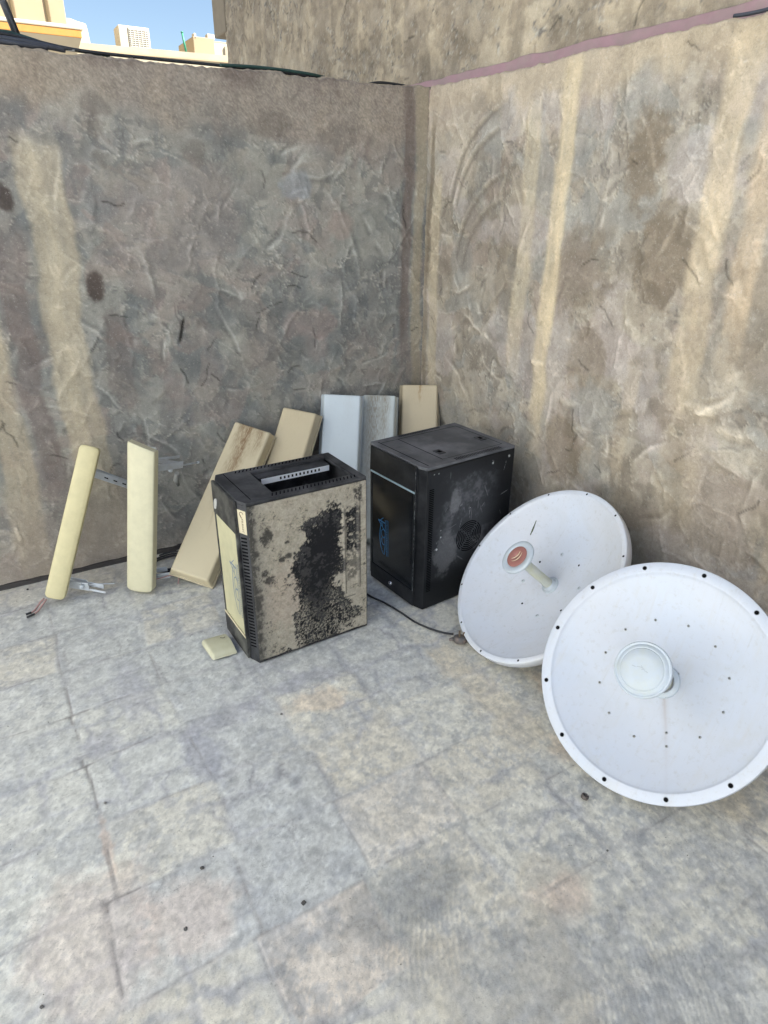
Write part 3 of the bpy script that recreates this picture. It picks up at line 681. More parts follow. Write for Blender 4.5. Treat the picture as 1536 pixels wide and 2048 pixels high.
    # ---- door
    m = MB(); x1, x0 = .0, -.011; zb, zt = .008, h - .0025; g0, g1 = front['g0'], front['g1']; y0, y1 = c1 * .9, w - c1 * .8; e = .012
    m.box((x0, y0, zb), (x1, y1, g0)); m.box((x0, y0, g1), (x1, y1, zt)); m.box((x0, y0, g0), (x1, y0 + e, g1)); m.box((x0, y1 - e, g0), (x1, y1, g1))
    door = m.build('door', front['mat'], root, .003, 2)
    m = MB(); m.box((x0 + .003, y0 + e, g0), (x0 + .008, y1 - e, g1)); gl = m.build('glass_pane', Mglass, door)
    m = MB(); zz = g1 if front['strip_top'] else g0; m.box((x0 - .002, y0 + e * .3, zz - .0035), (x0 + .001, y1 - e * .3, zz + .0035)); m.build('trim_strip', M_strip if front['strip_top'] else M_sticker, door)
    # print on the glass
    m = MB(); LM = Matrix.Translation((x0 + .0028, front['lx'], front['lz'])) @ Matrix(((0, 0, -1, 0), (-1, 0, 0, 0), (0, 1, 0, 0), (0, 0, 0, 1)))
    logo_strokes(m, LM, front['ls']); m.recalc = False; m.build('printed_emblem', front['lmat'], door)
    return body, door

def poly_mask(U, V, poly, seed, rag, soft=.02):
    """signed-ish distance inside polygon (unit square coordinates) with a ragged edge"""
    P = np.array(poly, float); n = len(P); D = np.full(U.shape, 9.0); inside = np.zeros(U.shape, bool)
    for i in range(n):
        a, b = P[i], P[(i + 1) % n]; e = b - a; w0 = U - a[0]; w1 = V - a[1]; t = np.clip((w0 * e[0] + w1 * e[1]) / (e @ e), 0, 1)
        D = np.minimum(D, np.hypot(w0 - t * e[0], w1 - t * e[1]))
        c = ((a[1] > V) != (b[1] > V)) & (U < (b[0] - a[0]) * (V - a[1]) / (b[1] - a[1] + 1e-12) + a[0]); inside ^= c
    return np.where(inside, D, -D)

def left_side(U, V, L, h):
    """beige caked dust with a black bare area; U from the door backwards, V up"""
    W = 1 - V
    poly = [(.70, .10), (.76, .14), (.77, .30), (.76, .47), (.715, .60), (.73, .70), (.80, .78), (.90, .86), (.90, .93), (.60, .985), (.25, .985), (.33, .95), (.36, .88), (.335, .80), (.345, .70), (.345, .52), (.31, .47), (.34, .40), (.42, .35), (.46, .27), (.47, .20), (.60, .17)]
    d = poly_mask(U, W, poly, 0, 0)
    n1 = fbm(U, W * 1.3, 501, 9, 5, .6) - .5; n2 = fbm(U, W * 1.3, 505, 34, 4, .7) - .5; n3 = fbm(U, W * 1.3, 509, 75, 3, .7) - .5
    f = d + .02 + n1 * .17 + n2 * .14 + n3 * .07
    blk = sst(-.012, .014, f)
    # bubbling crust near the lower part of the bare area
    bub = sst(.16, .02, d) * sst(-.02, .02, d) * sst(.45, .85, W) + sst(.6, .85, W) * sst(.3, .05, d) * sst(0, .03, d) * .8
    cell = np.abs(n2) * 2 ; blk = blk * (1 - np.clip(bub, 0, 1) * sst(.16, .05, cell) * .75)
    # narrow column between the two ribs and the back corner
    for u0, u1, w0, w1, al in ((.80, .845, .13, .42, .8), (.875, .935, .11, .42, .95), (.79, .95, .14, .46, 1.0), (.87, .97, .01, .14, .85), (.80, .94, .44, .64, .6)):
        mk = sst(0, .02, U - u0 + n1 * .04) * sst(0, .02, u1 - U + n1 * .04) * sst(0, .03, W - w0 + n2 * .1) * sst(0, .05, w1 - W + n2 * .1); blk = np.maximum(blk, mk * al * sst(-.16, -.02, n2 + .04))
    # rubbed front edge and scattered specks
    blk = np.maximum(blk, sst(.085, .02, U + n1 * .12 + n2 * .1) * .8)
    blk = np.maximum(blk, sst(.33, .37, n2 + n1 * .5 + .06) * .8); blk = np.maximum(blk, sst(.13, .17, n3) * sst(.0, .12, n1) * .6)
    for cu, cw, a, b in ((.30, .345, .03, .018), (.245, .36, .03, .02), (.30, .26, .02, .012), (.10, .42, .03, .025), (.14, .47, .04, .02), (.13, .20, .05, .05), (.02, .03, .03, .03)):
        blk = np.maximum(blk, sst(1.3, .6, np.hypot((U - cu) / a, (W - cw) / b) + n2 * 2.2) * .85)
    blk = np.maximum(blk, sst(.006, .002, np.abs(W - .18 - .02 * U)) * sst(.25, .3, U) * sst(.62, .5, U) * sst(-.1, .1, n2) * .7)
    # scratched thin lines
    blk = np.maximum(blk, sst(.98, .99, W + n1 * .02))
    # fan louvres: curved slots
    cu, cw = .50, .555; rr = np.hypot((U - cu) * L, (W - cw) * h); th = np.arctan2((W - cw) * h, (U - cu) * L)
    fan = sst(.35, .6, np.sin(9 * th + rr * 90)) * sst(.035, .045, rr) * sst(.082, .074, rr)
    vis = sst(.02, -.10, d) * sst(-.2, -.02, d - (-.12)); blk = np.maximum(blk, fan * sst(.56, .44, U) * sst(-.1, .06, d) * 1.0)
    dust = np.zeros(U.shape + (3,)) + np.array([157, 150, 136.])
    blend(dust, sst(-.1, .15, n1) * .5, (148, 141, 124)); blend(dust, blob(U, W, .25, .62, .2, .2, 511) * .3, (166, 146, 132)); blend(dust, sst(0, .2, n2) * .4, (128, 120, 106)); blend(dust, sst(.04, .16, -n2 - .02) * .35, (176, 166, 148)); blend(dust, sst(.2, .0, U) * .5, (120, 118, 110))
    C = lin(dust) * 1.12; B = np.zeros(C.shape) + np.array([.008, .008, .010])
    blend(B, sst(.02, .2, n2 + n1) * .5, (.07, .068, .066)); blend(B, sst(.19, .26, n3 + .1 * n2) * .7 * sst(.12, .0, d), (.2, .19, .17))
    C = C * (1 - blk[..., None]) + B * blk[..., None]
    # embossed ribs
    H = (1 - blk) * .0009 + n2 * .0008
    for u0, u1, w0, w1 in ((.775, .80, .14, .72), (.90, .935, .12, .70)):
        g = sst(0, .008, U - u0) * sst(0, .008, u1 - U) * sst(0, .008, W - w0) * sst(0, .008, w1 - W); H += g * .004; blend(C, g * .45, lin((120, 114, 106)))
        blend(C, sst(.005, .001, np.abs(U - u1)) * sst(0, .01, W - w0) * sst(0, .01, w1 - W) * .7, (.02, .02, .02))
    g = sst(.006, .002, np.abs(W - .74)) * sst(.76, .77, U) * sst(.89, .88, U); blend(C, g * .6, (.03, .03, .03))
    return C, H

def right_side(U, V, L, h):
    W = 1 - V
    n1 = fbm(U, W * 1.3, 521, 4, 5, .6) - .5; n2 = fbm(U, W * 1.3, 525, 24, 4, .7) - .5; n3 = fbm(U * 2, W, 529, 50, 3) - .5
    C = np.zeros(U.shape + (3,)) + np.array([.008, .009, .011])
    sm = sst(-.05, .22, n1 + n2 * .4); base = (sst(.10, .4, U + n1 * .2) * sst(.95, .6, U + n1 * .2) * sst(.0, .2, W) * sst(.85, .5, W - .1 * U + n1 * .3))
    blend(C, np.clip(base * .45 + sm * .5 * base, 0, 1) , (.055, .057, .063)); blend(C, sst(.08, .3, n1 + n2 * .6) * base * .5, (.13, .13, .14))
    blend(C, blob(U, W, .32, .25, .05, .10, 531, .6) * .5, (.20, .20, .21)); blend(C, blob(U, W, .25, .62, .12, .13, 532, .6) * .45, (.15, .15, .155)); blend(C, blob(U, W, .62, .62, .14, .05, 533, .6) * .4, (.16, .16, .165))
    rg = np.random.RandomState(12)
    for k in range(26):     # chips and scratches
        cu, cw, a, l = rg.uniform(.05, .95), rg.uniform(.03, .7), rg.uniform(0, 3.1), rg.uniform(.01, .06)
        s = (U - cu) * math.cos(a) + (W - cw) * math.sin(a); t = -(U - cu) * math.sin(a) + (W - cw) * math.cos(a); blend(C, sst(.0035, .001, np.abs(t)) * sst(l, l * .5, np.abs(s)) * rg.uniform(.2, .7), (.35, .35, .36))
    for cu, cw, r_ in ((.17, .49, .007), (.17, .44, .005), (.05, .43, .004), (.13, .57, .012), (.07, .03, .006), (.12, .03, .006), (.93, .04, .014), (.74, .06, .012), (.50, .34, .005)):
        blend(C, sst(1.2, .5, np.hypot((U - cu), (W - cw) * 1.3) / r_ + n2 * 2), (.55, .56, .56))
    # concentric fan grille
    cu, cw = .50, .555; x = (U - cu) * L; y = (W - cw) * h; rr = np.hypot(x, y); th = np.arctan2(y, x)
    spoke = sst(.0018, .0045, np.minimum(np.abs(x * .71 + y * .71), np.abs(x * .71 - y * .71)))
    ring = sum(sst(.0026, .0012, np.abs(rr - q)) for q in (.022, .031, .040, .049, .058, .066)) * spoke
    dots = sst(.0042, .003, np.minimum(rr, np.hypot(rr - .013, (((th * 6 / (2 * math.pi)) % 1) - .5) * .013 * 2 * math.pi / 6)))
    H = n1 * .0006
    for u0 in (.84, .86): blend(C, sst(.004, .001, np.abs(U - u0)) * sst(.15, .17, W) * sst(.6, .58, W) * .6, (.006, .006, .006))
    return C, H

def cab_matrix(x, y, th): return Matrix.Translation((x, y, 0)) @ Matrix.Rotation(th, 4, 'Z')
# dusty cabinet with the missing top
LW, LD, LH, LC1, LC2 = .2852, .4625, .6262, .0417, .0173
cabL = empty('network_cabinet', cab_matrix(-1.3405, -1.0206, .0354), 'black network cabinet caked in beige dust, with an open hole in its top', 'cabinet')
M_doorL = plain('scuffed_black_door', (.018, .018, .02), .55, 0, .3, 20, .3, .4, dirt=(.17, .17, .15), dirt_amt=.7, dscale=12)
bodyL, doorL = cabinet(cabL, LW, LD, LH, LC1, LC2, True, (M_black_dusty, M_dustpanel, M_glass_dusty), left_side,
    dict(g0=LH * .155, g1=LH * .81, strip_top=False, lx=.085, lz=LH * .45, ls=.22, lmat=M_logo_faint, mat=M_doorL))
# handle plate high on the door
m = MB(); pts = [(.012 * math.cos(a) * (1 + .2 * math.cos(a)), .026 * math.sin(a)) for a in np.linspace(0, 2 * math.pi, 25)[:-1]]
HM = Matrix.Translation((-.0112, LW * .76, LH * .875)) @ Matrix.Rotation(R(-90), 4, 'Y') @ Matrix.Rotation(R(60), 4, 'Z')
m.prism(pts, 0, .004, 0, HM, True); m.build('door_latch', plain('dusty_latch', (.42, .42, .40), .6, 0, .2, 60, .3), doorL, .0015, 2)
# paper sticker wrapped on the chamfer
a, b = Vector((0, LC1, 0)), Vector((LC2, 0, 0)); dv = (b - a).normalized(); nr = Vector((-LC1, -LC2, 0)).normalized(); mid = (a + b) / 2
SM = Matrix.Translation(mid + nr * .0012 + Vector((0, 0, LH * .885))) @ Matrix(((dv.x, 0, nr.x, 0), (dv.y, 0, nr.y, 0), (0, 1, 0, 0), (0, 0, 0, 1)))
m = MB(); m.box((-.0185, -.042, 0), (.0185, .042, .0008), 0, SM); stk = m.build('sticker', M_sticker, cabL)
m = MB(); rg = random.Random(3); SK = SM @ Matrix.Translation((0, 0, .0008))
def arc2(cx, cy, rx, ry, a0, a1, n=12): return [(cx + rx * math.cos(R(a0 + (a1 - a0) * k / n)), cy + ry * math.sin(R(a0 + (a1 - a0) * k / n))) for k in range(n + 1)]
m.ribbon(arc2(.000, .028, .008, .008, 10, 200), .0022, M=SK); m.ribbon([(-.007, .026), (-.003, .019), (.000, .014)], .0042, M=SK); m.ribbon([(.001, .013), (.005, .011)], .0022, M=SK)
yy = .008
for k in range(7):
    m.ribbon(arc2(.003, yy, .004, .0022, 200 + 40 * (k % 2), 20 + 30 * (k % 3)), .0012, M=SK); m.ribbon([(.000, yy - .002), (.0065, yy - .0022 + .001 * (k % 2))], .0012, M=SK); yy -= .0058
m.ribbon([(-.001, -.033), (.007, -.033), (.007, -.037)], .0016, M=SK); m.recalc = False; m.build('handwriting', M_ink, stk)

# right-hand intact cabinet
RW, RD, RH, RC1, RC2 = .3659, .4643, .6131, .0407, .0126
cabR = empty('network_cabinet', cab_matrix(-.6447, -1.0207, .0974), 'black network cabinet with a smoked glass door and intact closed top, nearest the corner', 'cabinet')
bodyR, doorR = cabinet(cabR, RW, RD, RH, RC1, RC2, False, (M_black, M_wornpanel, M_glass_dark), right_side,
    dict(g0=RH * .125, g1=RH * .825, strip_top=True, lx=.235, lz=RH * .40, ls=.17, lmat=M_logo, mat=M_black))
def fan_grille(root, L, x0, h, mat, keep=None, cu=.50, cw=.555):
    m = MB(); m.recalc = False; FM = Matrix.Translation((x0 + cu * L, -.0034, h * (1 - cw))) @ Matrix(((1, 0, 0, 0), (0, 0, -1, 0), (0, 1, 0, 0), (0, 0, 0, 1)))
    FM = Matrix.Translation((x0 + cu * L, -.0034, h * (1 - cw))) @ Matrix.Rotation(R(90), 4, 'X')
    for i, rr in enumerate((.021, .030, .039, .048, .057, .065)):
        for q_ in range(4):
            a0 = 45 + 90 * q_ + math.degrees(.004 / rr) + (6 if i % 2 else 0); a1 = 135 + 90 * q_ - math.degrees(.004 / rr) + (6 if i % 2 else 0)
            if keep and not keep(rr, (a0 + a1) / 2): continue
            m.ribbon([(rr * math.cos(R(a0 + (a1 - a0) * k / 10)), rr * math.sin(R(a0 + (a1 - a0) * k / 10))) for k in range(11)], .0042, .0004, M=FM)
    for k in range(7):
        cx, cy = (0, 0) if k == 6 else (.0125 * math.cos(R(60 * k)), .0125 * math.sin(R(60 * k))); m.lathe([(.0001, .0004), (.0032, .0004)], 8, 0, FM @ Matrix.Translation((cx, cy, 0)), False)
    return m.build('fan_grille', mat, root)
fan_grille(cabR, RD - RC2, RC2, RH, M_hole)
m = MB(); slots_row(m, (RC2 + .022, -.0036, RH * .13), (RC2 + .022, -.0036, RH * .86), 58, .022, .0042, (0, -1, 0), (1, 0, 0), 0, 0); m.build('side_louvres', M_hole, cabR)
m = MB(); m.cyl((-.011, RW * .50, RH * .075), (-.019, RW * .50, RH * .075), .011, .009, 20); m.cyl((-.019, RW * .50, RH * .075), (-.0205, RW * .50, RH * .075), .006, .006, 12); m.build('door_lock', M_knob, doorR, .0008, 1)
m = MB(); rgx = random.Random(9); vs = []; n = 60
for k in range(n):
    z = RH * (.13 + .84 * k / (n - 1)); w_ = rgx.choice((.0004, .0008, .0016, .0024)); vs += [(-.0113, RC1 * .9 + .0004, z), (-.0113, RC1 * .9 + .0004 + w_, z)]
m.add(vs, [(2 * k, 2 * k + 1, 2 * k + 3, 2 * k + 2) for k in range(n - 1)])
m.build('worn_edge', M_galv, doorR)

# ------------------------------------------------------------------ dish antennas
def nvec(a, e): return Vector((math.cos(a) * math.cos(e), math.sin(a) * math.cos(e), math.sin(e)))
def dish_frame(c, az, el):
    n = nvec(az, el); hx = Vector((0, 0, 1)).cross(n).normalized(); v = n.cross(hx); return frame_mat(c, hx, v, n)
def white_material(name, stain_center=None, streak=False):
    t = NT(name)
    w = (.56, .60, .67) if streak else (.65, .69, .76); w2 = (.60, .60, .62) if streak else (.68, .67, .68)
    col = t.mix(t.ramp(t.noise(3, 5, .6), [(.35, 0), (.7, .7)]), w, w2)
    col = t.mix(t.ramp(t.noise(4.5, 6, .7, t.coord(loc=(3, 1, 0)), 1.5), [(.5, 0), (.72, .28)]), col, (.50, .50, .46))
    col = t.mix(t.ramp(t.noise(1, 6, .75, t.coord(scale=(90, 6, 3), loc=(1, 5, 0))), [(.60, 0), (.72, .25)]), col, (.42, .41, .38))
    col = t.mix(t.ramp(t.noise(60, 4, .7), [(.56, 0), (.72, .35)]), col, (.42, .40, .36))
    if streak:
        # rust run straight down from the feed bolt: thin band in x, below y = -.03
        mp = t.n('ShaderNodeMapping'); mp.inputs['Rotation'].default_value = (0, 0, R(-29.5)); t.l(t.coord(), mp.inputs[0]); sp = t.n('ShaderNodeSeparateXYZ'); t.l(mp.outputs[0], sp.inputs[0])
        w = t.noise(14, 2); xx = t.math('ADD', sp.outputs[0], t.math('MULTIPLY', t.math('SUBTRACT', w, .5), .008))
        ax = t.math('ABSOLUTE', t.math('SUBTRACT', xx, .0))
        b = t.ramp(t.math('MULTIPLY', ax, 60), [(.0, 1), (.35, .35), (1, 0)])
        yd = t.ramp(t.math('MULTIPLY', sp.outputs[1], -4), [(.12, 0), (.2, 1), (.7, .35), (1, .15)])
        col = t.mix(t.math('MULTIPLY', t.math('MULTIPLY', b, yd), .42), col, (.33, .22, .15))
        g = t.ramp(t.noise(16, 4, .6, t.coord(scale=(4, .5, 1))), [(.55, 0), (.8, .22)]); col = t.mix(g, col, (.52, .46, .36))
    else:
        # yellowed weathering towards the far upper edge
        sp = t.n('ShaderNodeSeparateXYZ'); t.l(t.coord(), sp.inputs[0])
        k = t.math('ADD', sp.outputs[0], t.math('MULTIPLY', sp.outputs[1], .4)); k = t.ramp(t.math('ADD', k, t.math('MULTIPLY', t.noise(6, 4), .2)), [(.15, 0), (.45, .3)])
        col = t.mix(k, col, (.62, .58, .50))
    t.bump(t.noise(30, 3), .04, .002)
    return t.out(col, .34, 0, .5)
M_white1 = white_material('white_dish_paint'); M_white2 = white_material('white_dish_paint_stained', streak=True)
M_feed = plain('white_feed_plastic', (.50, .55, .60), .35, 0, .04, 20, .05, dirt=(.5, .5, .38), dirt_amt=.35, dscale=25)
M_feedtube = plain('yellowed_feed_plastic', (.56, .57, .50), .4, 0, .08, 20, .05, dirt=(.50, .48, .26), dirt_amt=.7, dscale=18)
M_red = plain('faded_red_disc', (.34, .145, .12), .5, 0, .12, 30, .1)
M_cream = plain('cream_print', (.85, .70, .48), .5, 0, .05, 30, 0)
M_screw = plain('screw_steel', (.3, .31, .32), .35, .8, .1, 60, .1)
M_groove = plain('shadow_groove', (.30, .31, .32), .6, 0, .1, 60, 0)

def dish(root, Ro, Rh, deep, lip, mat, phase, sgn, hole_r, inner):
    flat = Ro - (Ro - Rh) * 2.0
    def bowl(r): return -deep + (deep - .004) * (r / flat) ** 2
    m = MB(); prof = [(0.0001, -deep)] + [(flat * k / 26, bowl(flat * k / 26)) for k in range(1, 26)]
    prof += [(flat * .985, bowl(flat * .985)), (flat, -.003), (flat + .002, -.0005), (flat + .004, 0), (Ro - .003, 0), (Ro - .001, -.001), (Ro, -.003), (Ro, -lip + .002), (Ro - .002, -lip), (Ro - .006, -lip), (Ro - .007, -.012)]
    prof += [(flat, -.014), (flat * .9, bowl(flat * .9) - .006), (flat * .6, bowl(flat * .6) - .006), (flat * .3, bowl(flat * .3) - .006), (.0001, -deep - .006)]
    m.recalc = False
    m.lathe(prof, 120, 0, None, True)
    for k in range(12):
        a = phase + sgn * R(30) * k; cx, cy = Rh * math.cos(a), Rh * math.sin(a)
        m.lathe([(hole_r, .0006), (.0001, .0006)], 14, 1, Matrix.Translation((cx, cy, 0)), False)
        m.lathe([(hole_r * 1.25, .0004), (hole_r, .0005)], 14, 2, Matrix.Translation((cx, cy, 0)), False)
    ref = m.build('reflector', [mat, M_hole, M_groove], root)
    for kind, r_, n_, ph, sz in inner:
        for k in range(n_):
            a = ph + 2 * math.pi * k / n_; p = Vector((r_ * math.cos(a), r_ * math.sin(a), bowl(r_)))
            sl = 2 * (deep - .004) * r_ / flat ** 2; nn = Vector((-sl * math.cos(a), -sl * math.sin(a), 1)).normalized()
            q = Matrix.Translation(p + nn * .0005) @ nn.to_track_quat('Z', 'Y').to_matrix().to_4x4()
            mm = MB(); mm.recalc = True
            if kind == 'hole': mm.lathe([(sz, .0), (.0001, .0003)], 12, 0, q, False); mm.build('bolt_hole', M_hole, ref)
            else: mm.lathe([(sz, 0), (sz * .9, .0012), (sz * .3, .0018), (.0001, .0018)], 14, 0, q, True); mm.lathe([(sz * .35, .0022), (.0001, .0022)], 8, 1, q, False); mm.build('screw_head', [M_screw if sz < .004 else M_groove, M_hole], ref)
    # mounting hub on the back
    m = MB(); m.lathe([(.055, -deep - .004), (.055, -deep - .022), (.03, -deep - .03), (.0001, -deep - .03)], 32); m.box((-.03, -.03, -deep - .055), (.03, .03, -deep - .03)); m.build('mounting_hub', M_galv, root)
    return bowl

D1 = ((-.3874, -1.3698, .2864), 2.9316, .7641)
dish1 = empty('dish_antenna', dish_frame(*D1), 'white dish antenna with a long feed arm and red disc, leaning against the black cabinet', 'dish antenna')
b1 = dish(dish1, .3551, .3450, .1037, .036, M_white1, -.8209, -1, .0036, ())
dM = dish_frame(*D1); dI = dM.inverted()
def on_plane_local(px, Minv, z=0.0):
    o, d = ray(px); o = Minv @ Vector(o); dd = Minv.to_3x3() @ Vector(d); t = (z - o.z) / dd.z; return o + dd * t
refl = [c for c in dish1.children if c.name.startswith('reflector')][0]
def bowl_hit(px, Minv, bowl):
    z = -.05
    for _ in range(12):
        p = on_plane_local(px, Minv, z); z = bowl(math.hypot(p.x, p.y))
    return p
def bowl_mark(px, Minv, bowl, deep, flat, size, mats, parent, name, hole=True):
    p = bowl_hit(px, Minv, bowl); r_ = math.hypot(p.x, p.y); sl = 2 * (deep - .004) * r_ / flat ** 2
    nn = Vector((-sl * p.x / max(r_, 1e-6), -sl * p.y / max(r_, 1e-6), 1)).normalized(); q = Matrix.Translation(p + nn * .0006) @ nn.to_track_quat('Z', 'Y').to_matrix().to_4x4()
    m = MB()
    if hole: m.lathe([(size, 0), (.0001, .0003)], 14, 0, q, False)
    else: m.lathe([(size, 0), (size * .9, .0012), (size * .3, .0018), (.0001, .0018)], 14, 0, q, True); m.lathe([(size * .4, .0022), (.0001, .0023)], 10, 1, q, False)
    m.build(name, mats, parent)
f1 = .3551 - .0101 * 2
for px in ((1080, 1124), (1158, 1131), (1044.4, 1207), (1122, 1221)): bowl_mark(px, dI, b1, .1037, f1, .0042, M_hole, refl, 'bolt_hole')
for px in ((1124, 1109), (1046, 1162), (1158, 1177), (1074, 1232)): bowl_mark(px, dI, b1, .1037, f1, .0075, [M_feed, M_groove], refl, 'screw_head', False)
# scuff
m = MB(); p0 = bowl_hit((1061, 1070), dI, b1); p1 = bowl_hit((1073, 1041), dI, b1)
zz = [p0.lerp(p1, k / 5) for k in range(6)]; m.recalc = False
SCM = Matrix.Identity(4); pts = [(p.x, p.y) for p in zz]
for k in range(5):
    a, b = zz[k], zz[k + 1]; w_ = (.0032, .0048, .004, .003, .002, .001)[k]; dr = (b - a).normalized(); sd_ = Vector((-dr.y, dr.x, 0)) * w_
    za = b1(math.hypot(a.x, a.y)) + .0012; zb = b1(math.hypot(b.x, b.y)) + .0012
    m.add([(a.x - sd_.x, a.y - sd_.y, za), (b.x - sd_.x * .8, b.y - sd_.y * .8, zb), (b.x + sd_.x * .8, b.y + sd_.y * .8, zb), (a.x + sd_.x, a.y + sd_.y, za)], [(0, 3, 2, 1)])
m.build('scrape_mark', plain('green_scrape', (.10, .12, .06), .8, 0, .5, 300, .3), refl)
# feed
m = MB(); m.lathe([(.034, -.1037), (.034, -.098), (.031, -.096), (.026, -.096), (.026, -.090), (.021, -.087), (.019, -.085)], 40); m.build('feed_collar', M_feed, dish1)
m = MB(); m.lathe([(.0185, -.1), (.0178, .03), (.0185, .09), (.024, .094)], 32); m.build('feed_tube', M_feedtube, dish1)
m = MB(); m.lathe([(.0001, .092), (.045, .092), (.062, .097), (.0655, .100), (.0655, .106), (.063, .1085), (.058, .110), (.0435, .1095), (.0425, .1085), (.0001, .1085)], 64); fd = m.build('feed_disc', M_feed, dish1)
m = MB(); m.lathe([(.0001, .1088), (.0001, .1112), (.039, .1112), (.0415, .1095)], 48)
rd = m.build('coloured_disc', M_red, fd)
m = MB(); m.recalc = False; EM = Matrix.Translation((0, 0, .1114)) @ Matrix.Rotation(R(-8), 4, 'Z')
m.ribbon(arc2(-.026, .002, .027, .027, 48, -52, 20), [.0008 + .0036 * math.sin(math.pi * k / 20) for k in range(21)], M=EM); m.ribbon(arc2(-.022, .001, .036, .033, 46, -50, 20), [.0008 + .0032 * math.sin(math.pi * k / 20) for k in range(21)], M=EM)
m.build('printed_emblem', M_cream, rd)

D2 = ((-.4966, -1.9892, .2921), 3.3759, .6715)
dish2 = empty('dish_antenna', dish_frame(*D2), 'white dish antenna with a short wide round feed, nearest at lower right', 'dish antenna')
b2_ = dish(dish2, .3347, .3182, .085, .030, M_white2, -.5325, -1, .0058, ())
d2I = dish_frame(*D2).inverted(); refl2 = [c for c in dish2.children if c.name.startswith('reflector')][0]; f2 = .3347 - .0165 * 2
for px in ((1311, 1240), (1377, 1252), (1431, 1293), (1459, 1357), (1447, 1425), (1400, 1475), (1268, 1473), (1218, 1426), (1199, 1365), (1211, 1305), (1251, 1259), (1333, 1466), (1333, 1493), (1355, 1364), (1356, 1348)):
    bowl_mark(px, d2I, b2_, .085, f2, .0042, [M_greyplastic, M_hole], refl2, 'screw_head', False)
m = MB(); m.lathe([(.050, -.086), (.050, -.078), (.047, -.075), (.036, -.073)], 48); m.build('feed_collar', M_feed, dish2)
m = MB(); m.lathe([(.030, -.09), (.030, .06), (.036, .105)], 40); m.build('feed_tube', M_feedtube, dish2)
m = MB(); m.lathe([(.0001, .100), (.060, .104), (.073, .112), (.0755, .118), (.0755, .126), (.074, .1285), (.0705, .1285), (.069, .1265), (.0675, .1265), (.066, .1285), (.059, .1325), (.0580, .1325), (.0572, .1312), (.0562, .1325), (.054, .1345), (.03, .1358), (.0001, .136)], 90)
fd2 = m.build('feed_disc', M_feed, dish2)
m = MB(); m.recalc = False; EM = Matrix.Translation((0, 0, .1362)); rg = random.Random(5)
m.ribbon([(-.026, -.002), (-.016, -.0015)], .0016, M=EM); m.ribbon([(-.014, .0), (-.006, .003), (.0, .0035)], .0012, M=EM); m.ribbon([(-.004, .008), (.003, .002), (.006, .003)], .0012, M=EM); m.ribbon([(.000, -.001), (.008, .001), (.012, -.003)], .0012, M=EM); m.ribbon([(.013, -.001), (.018, -.002)], .0018, M=EM)
m.build('embossed_mark', plain('faint_emboss', (.36, .39, .42), .5, 0, .05, 30, 0), fd2)
# rusty bolt below the feed
p = bowl_hit((1332, 1392), d2I, b2_); m = MB(); m.cyl((p.x, p.y, p.z), (p.x, p.y, p.z + .008), .006, .005, 12); m.build('rusty_bolt', plain('rust', (.14, .09, .05), .8, 0, .4, 90, .4), refl2)

# ------------------------------------------------------------------ sector panel antennas against the left wall
def panel_frame(P):
    yaw, tilt, roll = P[3:6]; n = nvec(yaw, tilt); h = Vector((0, 0, 1)).cross(n).normalized(); v = n.cross(h)
    r_ = h * math.cos(roll) + v * math.sin(roll); u_ = -h * math.sin(roll) + v * math.cos(roll)
    return frame_mat(P[:3], r_, u_, n)
def streaky(name, base, stains, L):
    """stains: (x centre, half width, length down from the top edge, strength, colour)"""
    t = NT(name); col = t.mix(t.noise(6, 4), tuple(x * .93 for x in base), tuple(x * 1.05 for x in base))
    col = t.mix(t.ramp(t.noise(40, 5, .7), [(.55, 0), (.8, .25)]), col, tuple(x * .72 for x in base))
    sp = t.n('ShaderNodeSeparateXYZ'); t.l(t.coord(), sp.inputs[0])
    dn = t.math('SUBTRACT', L, sp.outputs[1])
    for i, (xc, hw, ln, st, c) in enumerate(stains):
        wv = t.noise(1, 3, .6, t.coord(scale=(30, 16, 1), loc=(i * 3.1, i, 0)))
        xx = t.math('ABSOLUTE', t.math('SUBTRACT', t.math('ADD', sp.outputs[0], t.math('MULTIPLY', t.math('SUBTRACT', wv, .5), .05)), xc))
        a = t.ramp(t.math('DIVIDE', xx, hw), [(.15, 1), (1, 0)]); b = t.ramp(t.math('DIVIDE', dn, ln), [(.0, 1), (.45, .8), (1, 0)])
        g = t.ramp(t.noise(1, 5, .75, t.coord(scale=(240, 35, 1), loc=(0, i * 7, 0))), [(.38, .15), (.56, 1)])
        col = t.mix(t.math('MULTIPLY', t.math('MULTIPLY', a, b), t.math('MULTIPLY', g, st)), col, c)
    t.bump(t.noise(80, 3), .08, .001)
    return t.out(col, .55, 0, .4)
